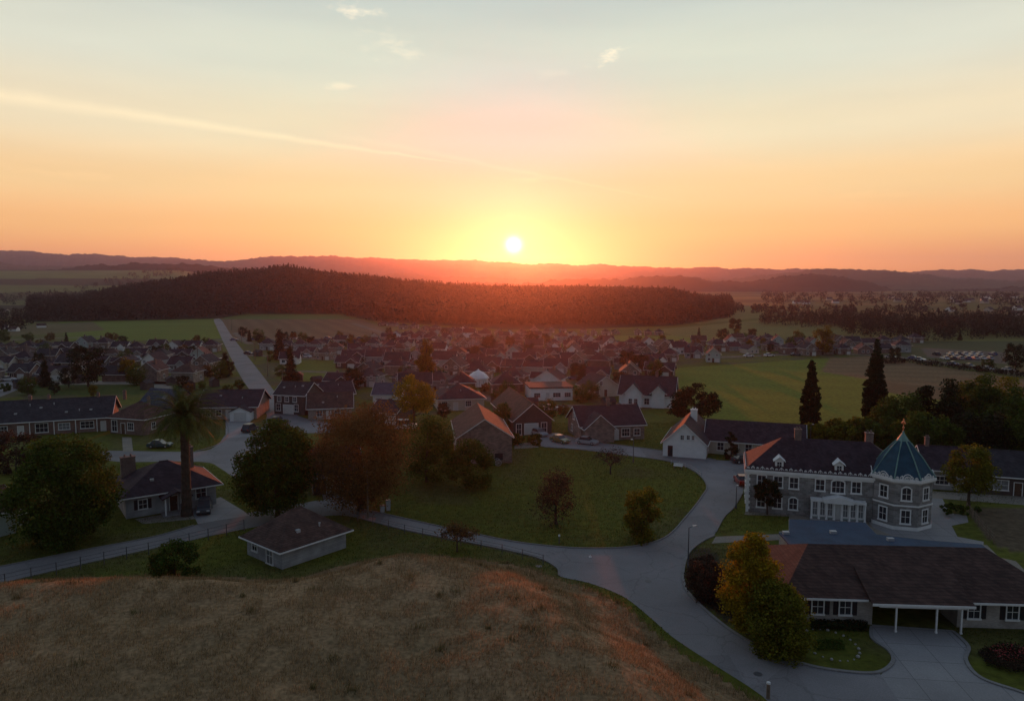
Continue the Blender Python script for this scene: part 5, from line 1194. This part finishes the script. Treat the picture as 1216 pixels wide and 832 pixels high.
poly_mass('hedge', 'dark hedge along the top of the brown field at right', [(1035, 431), (1075, 429), (1216, 446), (1300, 456), (1300, 458), (1216, 448.5), (1075, 431), (1035, 433)], 110, 1.2, 2.4, 60, .5, 0, L_for, 3)
# ---------------------------------------------------------------- cars
tyre = mat('tyre_rubber', (.02, .02, .02), .8, .1, 4); rimm = mat('wheel_rim', (.35, .35, .36), .35, .1, 4, spec=.6)
lampg = mat('headlight_glass', (.55, .56, .58), .15, .05, 4, spec=.7); tail = mat('tail_light', (.35, .02, .015), .25, .1, 4)
def paint_m(n, c): return mat(n, c, .28, .06, 1, spec=.6)
cpaint = {'dark': paint_m('dark_car_paint', (.03, .035, .045)), 'teal': paint_m('teal_car_paint', (.015, .06, .065)), 'white': paint_m('white_car_paint', (.65, .65, .66)), 'silver': paint_m('silver_car_paint', (.35, .36, .38)),
          'red': paint_m('red_car_paint', (.30, .03, .02)), 'olive': paint_m('olive_car_paint', (.16, .16, .07)), 'blue': paint_m('blue_car_paint', (.05, .08, .2))}
def make_car(col_, kind='car', detail=True):
    e = bpy.data.objects.new('parked_van' if kind == 'van' else 'parked_car', None); C.objects.link(e)
    Lc, Wc = (4.9, 1.95) if kind == 'van' else (4.4, 1.8); hb, ht = (1.15, 2.1) if kind == 'van' else (.92, 1.5 if kind == 'car' else 1.75)
    lo = [(-Lc / 2, .35), (-Lc / 2 + .1, .25), (Lc / 2 - .1, .25), (Lc / 2, .4), (Lc / 2 - .05, hb - .25), (Lc / 2 - .35, hb - .1), (Lc * .2, hb), (-Lc / 2 + .15, hb), (-Lc / 2, hb - .2)]
    b = MB(); b.prism([(p, q) for p, q in lo], 'y', -Wc / 2, Wc / 2)
    r0, r1 = (-Lc * .46, Lc * .26) if kind != 'car' else (-Lc * .36, Lc * .2)
    b.v = [(x, y * (.96 if z > hb - .2 else 1), z) for x, y, z in b.v]
    t0, t1 = r0 + .45, r1 - .65; wy = Wc / 2
    b.box(t0 + .05, t1 - .02, -wy * .78, wy * .78, ht - .07, ht); b.build('body', cpaint[col_], e)
    g = MB(); g.add([(r0, -wy * .92, hb - .003), (r1, -wy * .92, hb - .003), (r1, wy * .92, hb - .003), (r0, wy * .92, hb - .003), (t0, -wy * .77, ht - .07), (t1, -wy * .77, ht - .07), (t1, wy * .77, ht - .07), (t0, wy * .77, ht - .07)],
                    [(0, 3, 2, 1), (4, 5, 6, 7), (0, 1, 5, 4), (1, 2, 6, 5), (2, 3, 7, 6), (3, 0, 4, 7)]); g.build('windows', glass, e)
    for x in (-Lc * .31, Lc * .32):
        for s in (-1, 1):
            w_ = MB(); y0 = s * (wy - .1)
            k = 14; pr = [(x + .33 * math.cos(2 * math.pi * i / k), .33 + .33 * math.sin(2 * math.pi * i / k)) for i in range(k)]
            w_.prism(pr, 'y', y0 - .11, y0 + .12); wo = w_.build('wheel', tyre, e)
            if detail:
                w_ = MB(); pr = [(x + .2 * math.cos(2 * math.pi * i / k), .33 + .2 * math.sin(2 * math.pi * i / k)) for i in range(k)]; w_.prism(pr, 'y', y0 + s * .122, y0 + s * .135); w_.build('rim', rimm, wo)
    for s in (-1, 1):
        h = MB(); h.box(Lc / 2 - .12, Lc / 2 + .015, s * .62 - .2, s * .62 + .2, .58, .74); h.build('headlight', lampg, e)
        h = MB(); h.box(-Lc / 2 - .015, -Lc / 2 + .1, s * .68 - .14, s * .68 + .14, .6, .82); h.build('tail_light', tail, e)
    return e
cars = [(243, 607, 'dark', 'suv', -1.25, 'dark suv parked on the driveway right of the palm trunk'), (190, 531, 'teal', 'car', .05, 'teal car parked on the street behind the palm'), (665, 525, 'olive', 'car', -.9, 'olive car parked on the driveway of the garage house'),
        (697, 527, 'silver', 'car', -.5, 'silver car parked at the kerb by the stone house'), (482, 509, 'white', 'van', .1, 'white van parked left of the barn trees'), (883, 549, 'dark', 'car', .2, 'dark car parked past the left end of the villa'),
        (881, 574, 'red', 'car', 1.5, 'red car beside the left wall of the villa'), (331, 502, 'dark', 'car', .1, 'dark car outside the dark two-storey house'), (297, 512, 'dark', 'suv', 1.4, 'dark suv beside the white garage gable'),
        (640, 517, 'silver', 'car', -1.0, 'silver car close to the white-framed garage door'), (740, 486, 'silver', 'car', .2, 'silver car parked before the white dormer house'), (10, 452, 'white', 'car', .3, 'white car on the street at the left edge'),
        (30, 460, 'silver', 'car', .9, 'silver car on the left side street'), (655, 487, 'white', 'car', .0, 'white car in front of the flat-roofed house')]
for px, py, c, k, yaw, lb in cars:
    e = make_car(c, k); e.location = P(px, py) + Vector((0, 0, .03)); e.rotation_euler = (0, 0, yaw); tag(e, lb, 'van' if k == 'van' else 'car')
# car park far right and cars among the houses
small = {c: make_car(c, 'car', False) for c in ('white', 'silver', 'dark', 'blue')}; su = set()
def place_car(c, p, yaw, lb, g):
    e = copy_tree(small[c]) if c in su else small[c]; su.add(c); e.location = p; e.rotation_euler = (0, 0, yaw); tag(e, lb, 'car', g)
k = 0
for r_, (py, xa, xb) in enumerate(((421.5, 1112, 1182), (424, 1118, 1186), (426.5, 1122, 1180))):
    px = xa; j = 0
    while px < xb:
        if random.random() < .8:
            c = random.choice(['white', 'silver', 'white', 'dark', 'blue']); p = P(px, py); p.z = .01
            place_car(c, p, 1.5 + random.uniform(-.06, .06), f'{c} car, {ORD[j]} from left in the {["back", "middle", "front"][r_]} row of the far car park', 'cars in the far right car park'); j += 1
        px += 3.1 * FP / P(px, py).y
row_c = []
for i in range(1500):
    if len(row_c) >= 75: break
    pts_, w = random.choice(STR[:8]); a = random.randrange(len(pts_) - 1); t = random.random()
    px = pts_[a][0] + (pts_[a + 1][0] - pts_[a][0]) * t; py = pts_[a][1] + (pts_[a + 1][1] - pts_[a][1]) * t
    q0, q1 = P(*pts_[a]), P(*pts_[a + 1]); d = (q1 - q0).normalized(); p = P(px, py) + Vector((-d.y, d.x, 0)) * (w / 2 - .4) * random.choice([-1, 1])
    if px < 0 or px > 1216 or blocked(p.x, p.y, 1.5) or any((p.x - a_) ** 2 + (p.y - b_) ** 2 < 40 for a_, b_ in centers) or any((p - q[0]).length < 5.5 for q in row_c): continue
    row_c.append((p, px, math.atan2(d.y, d.x)))
for i, (p, px, yaw) in enumerate(sorted(row_c, key=lambda q: q[1])):
    c = random.choice(['white', 'silver', 'dark', 'blue']); p.z = .01
    place_car(c, p, yaw, f'small {c} car, {ORD[i]} from left of those parked along the estate streets', 'cars along the estate streets')
# ---------------------------------------------------------------- street furniture
def lamp(px, py, H, label, arm=1.0, rz=0.0):
    e = empty('street_lamp', P(px, py), rz, label, 'street lamp'); m = MB(); m.tube([(0, 0, 0), (0, 0, H * .5), (0, 0, H)], [.09, .07, .05], 8); m.lathe([(.14, 0), (.12, .5)], seg=8); m.build('pole', metal, e)
    m = MB(); m.tube([(0, 0, H - .02), (arm * .5, 0, H + .12), (arm * .65, 0, H + .12)], [.04, .035, .03], 6); m.build('arm', metal, e)
    m = MB(); m.prism([(arm * .45, H + .06), (arm * 1.1, H + .04), (arm * 1.15, H + .1), (arm * 1.0, H + .2), (arm * .5, H + .18)], 'y', -.16, .16); h = m.build('lamp_head', steel, e)
    return e
lamp(817, 674, ZY(626, P(817, 674).y), 'street lamp with pale head at the kerb of the junction', .9, .2)
lamp(752, 549, ZY(523, P(752, 549).y), 'thin street lamp at the upper edge of the central green', .7, 2.0)
lamp(962, 532, 4.6, 'slim street lamp rising behind the villa roof beside the shorter cypress', .5)
lamp(874, 603, ZY(578, P(874, 603).y), 'slender lamp post on the verge left of the villa', .5, 1.0)
e = empty('utility_pole', P(437, 615), 0, 'wooden utility pole beside the driveway of the dark house', 'utility pole')
H = ZY(557, P(437, 615).y); m = MB(); m.tube([(0, 0, -.1), (0, 0, H)], [.16, .1], 8); m.build('pole', wood, e); m = MB(); m.box(-.5, .5, -.05, .05, H - .5, H - .38); m.build('crossarm', wood, e)
for s in (-.42, .42): m = MB(); m.lathe([(.04, H - .38), (.06, H - .3), (.03, H - .2)], s, 0, 8); m.build('insulator', steel, e)
e = empty('bollard', P(912, 829), 0, 'pale round bollard on the verge at the bottom edge of the road', 'bollard')
kz = float(knoll_z(np.array([e.location.x]), np.array([e.location.y]))[0]); e.location.z = max(0, kz)
m = MB(); m.lathe([(.14, -.3), (.14, 1.15), (.12, 1.2)], seg=12); m.build('post', wood, e); m = MB(); m.lathe([(.15, 1.201), (.15, 1.34), (.05, 1.4)], seg=12); m.build('cap', white, e)
e = empty('marker_post', P(664, 645), 0, 'small white marker post on the lower edge of the green', 'marker post'); m = MB(); m.box(-.06, .06, -.05, .05, 0, .9); m.build('post', metal, e); m = MB(); m.box(-.11, .11, -.07, .07, .9, 1.12); m.build('cap', white, e)
e = empty('traffic_cone', P(701, 661), 0, 'tiny pale cone standing in the middle of the junction', 'cone'); m = MB(); m.box(-.15, .15, -.15, .15, .02, .05); m.build('base', white, e); m = MB(); m.lathe([(.09, .05), (.03, .28)], seg=10); m.build('cone_body', white, e)
for px, py, lb in ((454, 608, 'grey bin beside the utility pole, nearer one'), (461, 606, 'grey bin beside the utility pole, farther and taller one')):
    e = empty('wheelie_bin', P(px, py), .3, lb, 'bin'); hh = .95 if px < 456 else 1.5; m = MB(); m.prism([(-.26, .08), (.26, .08), (.32, hh), (-.32, hh)], 'y', -.3, .3); m.build('bin_body', steel, e)
    m = MB(); m.box(-.35, .35, -.34, .34, hh, hh + .07); m.build('lid', metal, e)
    for s in (-.2, .2): m = MB(); m.prism([(s + .09 * math.cos(q * .785), .09 + .09 * math.sin(q * .785)) for q in range(8)], 'y', .3, .36); m.build('wheel', tyre, e)
def fence(pts, n, H, label, rails=(.45, .95), pm=None, name='fence', pr=.05):
    L_ = [P(*q) for q in pts]; base = L_[0]; e = empty(name, base, 0, label, 'fence'); seg = [(L_[i + 1] - L_[i]).length for i in range(len(L_) - 1)]; T = sum(seg); pos = []
    for k in range(n + 1):
        s = T * k / n; i = 0
        while i < len(seg) - 1 and s > seg[i]: s -= seg[i]; i += 1
        pos.append(L_[i].lerp(L_[i + 1], min(1, s / seg[i])) - base)
    for p in pos: m = MB(); m.tube([(p.x, p.y, -.05), (p.x, p.y, H)], [pr, pr], 6); m.build('post', pm or metal, e)
    for z in rails:
        m = MB(); m.tube([(p.x, p.y, z) for p in pos], [.022] * len(pos), 5); m.build('rail', pm or metal, e)
    return e
fence([(-60, 711), (5, 697), (100, 675), (200, 653), (290, 630)], 13, 1.5, 'dark post and wire fence along the lower side of the left road', (.5, 1.0, 1.42))
fence([(425, 618), (480, 633), (540, 646), (600, 658), (645, 670)], 10, 1.2, 'thin dark fence between the west road and the grass bank', (.4, .8, 1.12))
fence([(1148, 607), (1160, 622), (1180, 645)], 8, 1.3, 'timber paddock fence slanting right of the villa forecourt', (.45, .85, 1.2), wood, 'paddock_fence', .07)
fence([(797, 551), (808, 553), (822, 558), (833, 566)], 6, .8, 'low pale guard rail along the bend of the upper road', (.35, .7), steel, 'guard_rail')
e = empty('bench', P(805, 556), -.5, 'pale bench at the tip of the central green by the guard rail', 'bench'); m = MB(); m.box(-.8, .8, -.2, .2, .42, .48); m.build('seat', trim, e); m = MB(); m.box(-.8, .8, .2, .25, .5, .9); m.build('backrest', trim, e)
for s in (-.6, .6): m = MB(); m.box(s - .04, s + .04, -.18, .22, 0, .42); m.build('leg', metal, e)
e = empty('cart', P(591, 552), .2, 'old two-wheeled cart leaning at the barn corner', 'cart'); m = MB(); m.box(-1.0, 1.2, -.5, .5, .55, .68); m.box(-1.0, 1.2, -.5, -.44, .68, 1.0); m.build('bed', wood, e)
for s in (-.6, .6):
    m = MB()
    for i in range(14):
        a0, a1 = 2 * math.pi * i / 14, 2 * math.pi * (i + 1) / 14; m.tube([(.55 * math.cos(a0), s, .55 + .5 * math.sin(a0)), (.55 * math.cos(a1), s, .55 + .5 * math.sin(a1))], [.05, .05], 5)
        if i % 2 == 0: m.tube([(0, s, .55), (.52 * math.cos(a0), s, .55 + .5 * math.sin(a0))], [.025, .025], 4)
    m.build('wheel', steel, e)
m = MB(); m.tube([(1.2, -.3, .6), (2.2, -.1, .15)], [.04, .04], 5); m.build('handle', wood, e)
# garden ring of stones and flowers before the ranch house
cen = P(985, 765); stone = mat('pale_stone', (.34, .33, .31), .9, .3, 3)
k = 0
for i in range(22):
    a_ = 2 * math.pi * i / 22; x = cen.x + 2.3 * math.cos(a_); y = cen.y + 2.3 * math.sin(a_) * 1.25; r_ = random.uniform(.09, .19); m = MB()
    m.lathe([(r_ * .8, -.03), (r_, r_ * .4), (r_ * .7, r_ * .9), (r_ * .2, r_ * 1.05)], seg=7); o = m.build('garden_stone', stone); o.location = (x, y, 0); o.rotation_euler = (0, 0, a_); o.scale = (1, random.uniform(.7, 1.1), 1)
    tag(o, 'one of the pale stones set in a ring on the ranch house front lawn', 'stone', 'stone ring on the front lawn')
def bed(name, label, pts, n, m, hmin, hmax, sz, cat='plants'):
    w2 = W2(pts); xs = [a for a, _ in w2]; ys = [b for _, b in w2]; x = RNG.uniform(min(xs), max(xs), n * 3); y = RNG.uniform(min(ys), max(ys), n * 3); q = inpoly(x, y, w2); x, y = x[q][:n], y[q][:n]
    h = RNG.uniform(0, 1, len(x)) ** .6 * (hmin + (hmax - hmin) * fbm(x, y, 1.4, 71, 2)); v, f = leaf_cloud(np.stack([x, y, h], -1), sz); tag(link(name, np_mesh(name, v, f, m)), label, cat, kind='stuff')
bed('flower_bed', 'dark planted bed in the lawn at bottom right', [(1160, 775), (1185, 768), (1230, 775), (1240, 800), (1200, 800), (1172, 790)], 5200, L_plum, .15, .9, .14)
bed('flowers', 'red and pink flowers in the bed at bottom right', [(1168, 776), (1185, 770), (1225, 776), (1230, 790), (1190, 790)], 340, mat('red_petals', (.35, .05, .05), .6, .3, 4), .5, 1.05, .12)
bed('ground_cover', 'plum ground cover in the bed left of the yellow tree', [(818, 668), (845, 660), (862, 700), (880, 738), (850, 726), (824, 700)], 9000, L_plum, .1, .6, .16)
bed('border_plants', 'dark border plants under the ranch house windows', [(962, 738), (1030, 742), (1030, 750), (962, 748)], 3600, L_dark, .2, .8, .15)
bed('ring_plants', 'low plants inside the stone ring on the lawn', [(968, 760), (1000, 760), (1004, 772), (966, 772)], 1600, L_green, .05, .35, .12)
# poles, sheds and manholes
def pole_proto():
    e = bpy.data.objects.new('utility_pole', None); C.objects.link(e); m = MB(); m.tube([(0, 0, -.1), (0, 0, 7.4)], [.15, .1], 8); m.build('pole', wood, e)
    m = MB(); m.box(-.8, .8, -.05, .05, 6.8, 6.92); m.build('crossarm', wood, e); return e
pp = pole_proto(); POLES = [(275, 392), (287, 408), (303, 428), (318, 447), (336, 470), (440, 427), (520, 434), (600, 445), (680, 449), (745, 458), (560, 415), (820, 427), (905, 424), (1000, 421), (60, 432), (150, 430), (235, 431)]
for i, (px, py) in enumerate(sorted(POLES)):
    e = pp if i == 0 else copy_tree(pp); e.location = P(px, py); e.rotation_euler = (0, 0, random.uniform(-.5, .5)); tag(e, f'tall wooden street pole, {ORD[i]} from left of the poles among the estates', 'utility pole', 'wooden poles among the estates')
sp = bpy.data.objects.new('garden_shed', None); C.objects.link(sp); m = MB(); wall_mb(m, 'gx', 3, 2.4, 1.9, .8); m.build('wall', darkw, sp); m = MB(); roof_mb(m, 'gx', 3, 2.4, 1.9, .8, .2, .08); m.build('roof', rf_char, sp)
m = MB(); m.box(1, 1.9, -.05, -.003, 0, 1.8); m.build('door', wood, sp); shd = []
for i in range(900):
    if len(shd) >= 34: break
    p = P(random.uniform(20, 780), random.uniform(412, 505))
    if blocked(p.x, p.y, 3) or any((p.x - a) ** 2 + (p.y - b) ** 2 < 56 for a, b in centers) or any(inpoly(np.array(p.x), np.array(p.y), f) for f in FIELDS): continue
    if segdist(np.array(p.x), np.array(p.y), LONG, False) < 8 or any((p - q[0]).length < 8 for q in shd) or p.y < 215 and (FP * p.x / p.y + 608 < 480): continue
    shd.append((p, FP * p.x / p.y))
for i, (p, _) in enumerate(sorted(shd, key=lambda q: q[1])):
    e = sp if i == 0 else copy_tree(sp); e.location = p; e.rotation_euler = (0, 0, random.uniform(0, 6.2)); tag(e, f'small dark garden shed, {ORD[i]} from left among the estate gardens', 'shed', 'garden sheds')
for px, py, lb in ((640, 672, 'round iron manhole cover near the west mouth of the junction'), (770, 690, 'round iron manhole cover in the middle of the main road'), (900, 800, 'round iron manhole cover near the bottom of the main road')):
    m = MB(); m.lathe([(.36, .02), (.36, .034), (.3, .036)], seg=20); o = m.build('manhole_cover', metal); o.location = P(px, py); tag(o, lb, 'manhole cover')
# short turf near the camera so that lawns have a nap
n = 330000; x = RNG.uniform(-70, 75, n); y = RNG.uniform(62, 165, n); m_ = np.abs(x) < y * .74 + 2
for pl_ in ([(975, 885), (905, 826), (850, 790), (800, 757), (770, 731), (740, 708), (700, 692), (665, 684), (661, 674), (640, 663), (600, 653), (540, 641), (480, 629), (430, 616), (390, 612), (300, 626), (200, 647), (100, 669), (0, 692), (-90, 712), (-90, 690)] + up_edge +
            [(630, 525), (655, 514), (672, 517), (700, 524), (740, 529), (800, 537), (850, 546), (886, 548), (884, 560), (882, 585), (872, 602), (860, 614), (848, 635), (835, 642), (818, 656), (811, 680), (815, 700), (835, 722), (870, 750), (910, 772), (960, 790), (1010, 798), (1044, 799), (1075, 840), (1115, 890)],
            [(1035, 741), (1132, 748), (1150, 768), (1147, 784), (1165, 805), (1216, 823), (1270, 845), (1270, 890), (1113, 890), (1073, 840), (1046, 801), (1060, 786), (1056, 773), (1038, 762)],
            [(925, 631), (937, 612), (884, 606), (884, 590), (1120, 586), (1150, 600), (1300, 600), (1300, 700), (925, 722)], [(382, 584), (424, 580), (424, 604), (385, 596)], [(225, 602), (262, 590), (290, 607), (296, 612), (262, 617), (235, 622)],
            [(312, 446), (392, 500), (396, 515), (352, 540), (325, 575), (283, 571), (262, 558), (238, 550), (125, 550), (125, 533), (232, 534), (258, 526), (266, 497), (300, 495)], [(850, 634), (925, 631), (925, 644), (845, 646)]):
    m_ &= ~inpoly(x, y, smooth_line(W2(pl_), True, 3)) 
m_ &= ~inpoly(x, y, KW); x, y = x[m_], y[m_]
for (a, rz, L, Dp) in BLD:
    dx, dy = x - a.x, y - a.y; u = dx * math.cos(rz) + dy * math.sin(rz); v_ = -dx * math.sin(rz) + dy * math.cos(rz); q = ~((u > -.2) & (u < L + .2) & (v_ > -.2) & (v_ < Dp + .2)); x, y = x[q], y[q]
v, f = blades(len(x), x, y, np.zeros(len(x)), .05, .2, .09)
tag(link('grass', np_mesh('grass', v, f, leaf('turf_blades', (.125, .135, .018), c2=(.07, .080, .014), trans=.25, scale=.06))), 'short green grass of the lawns and verges', 'grass', kind='stuff')
# ---------------------------------------------------------------- haze
m = MB(); m.box(-9500, 9500, -400, 7900, -4, 300)
hm = bpy.data.materials.new('haze_air'); hm.use_nodes = True; t = hm.node_tree; t.nodes.clear(); o_ = t.nodes.new('ShaderNodeOutputMaterial'); pv = t.nodes.new('ShaderNodeVolumePrincipled')
pv.inputs['Color'].default_value = (.62, .60, 1.0, 1); pv.inputs['Density'].default_value = 1.0e-4; pv.inputs['Anisotropy'].default_value = .85
t.links.new(pv.outputs[0], o_.inputs['Volume'])
tag(m.build('haze', hm), 'thin evening haze over the valley', 'haze', kind='stuff')
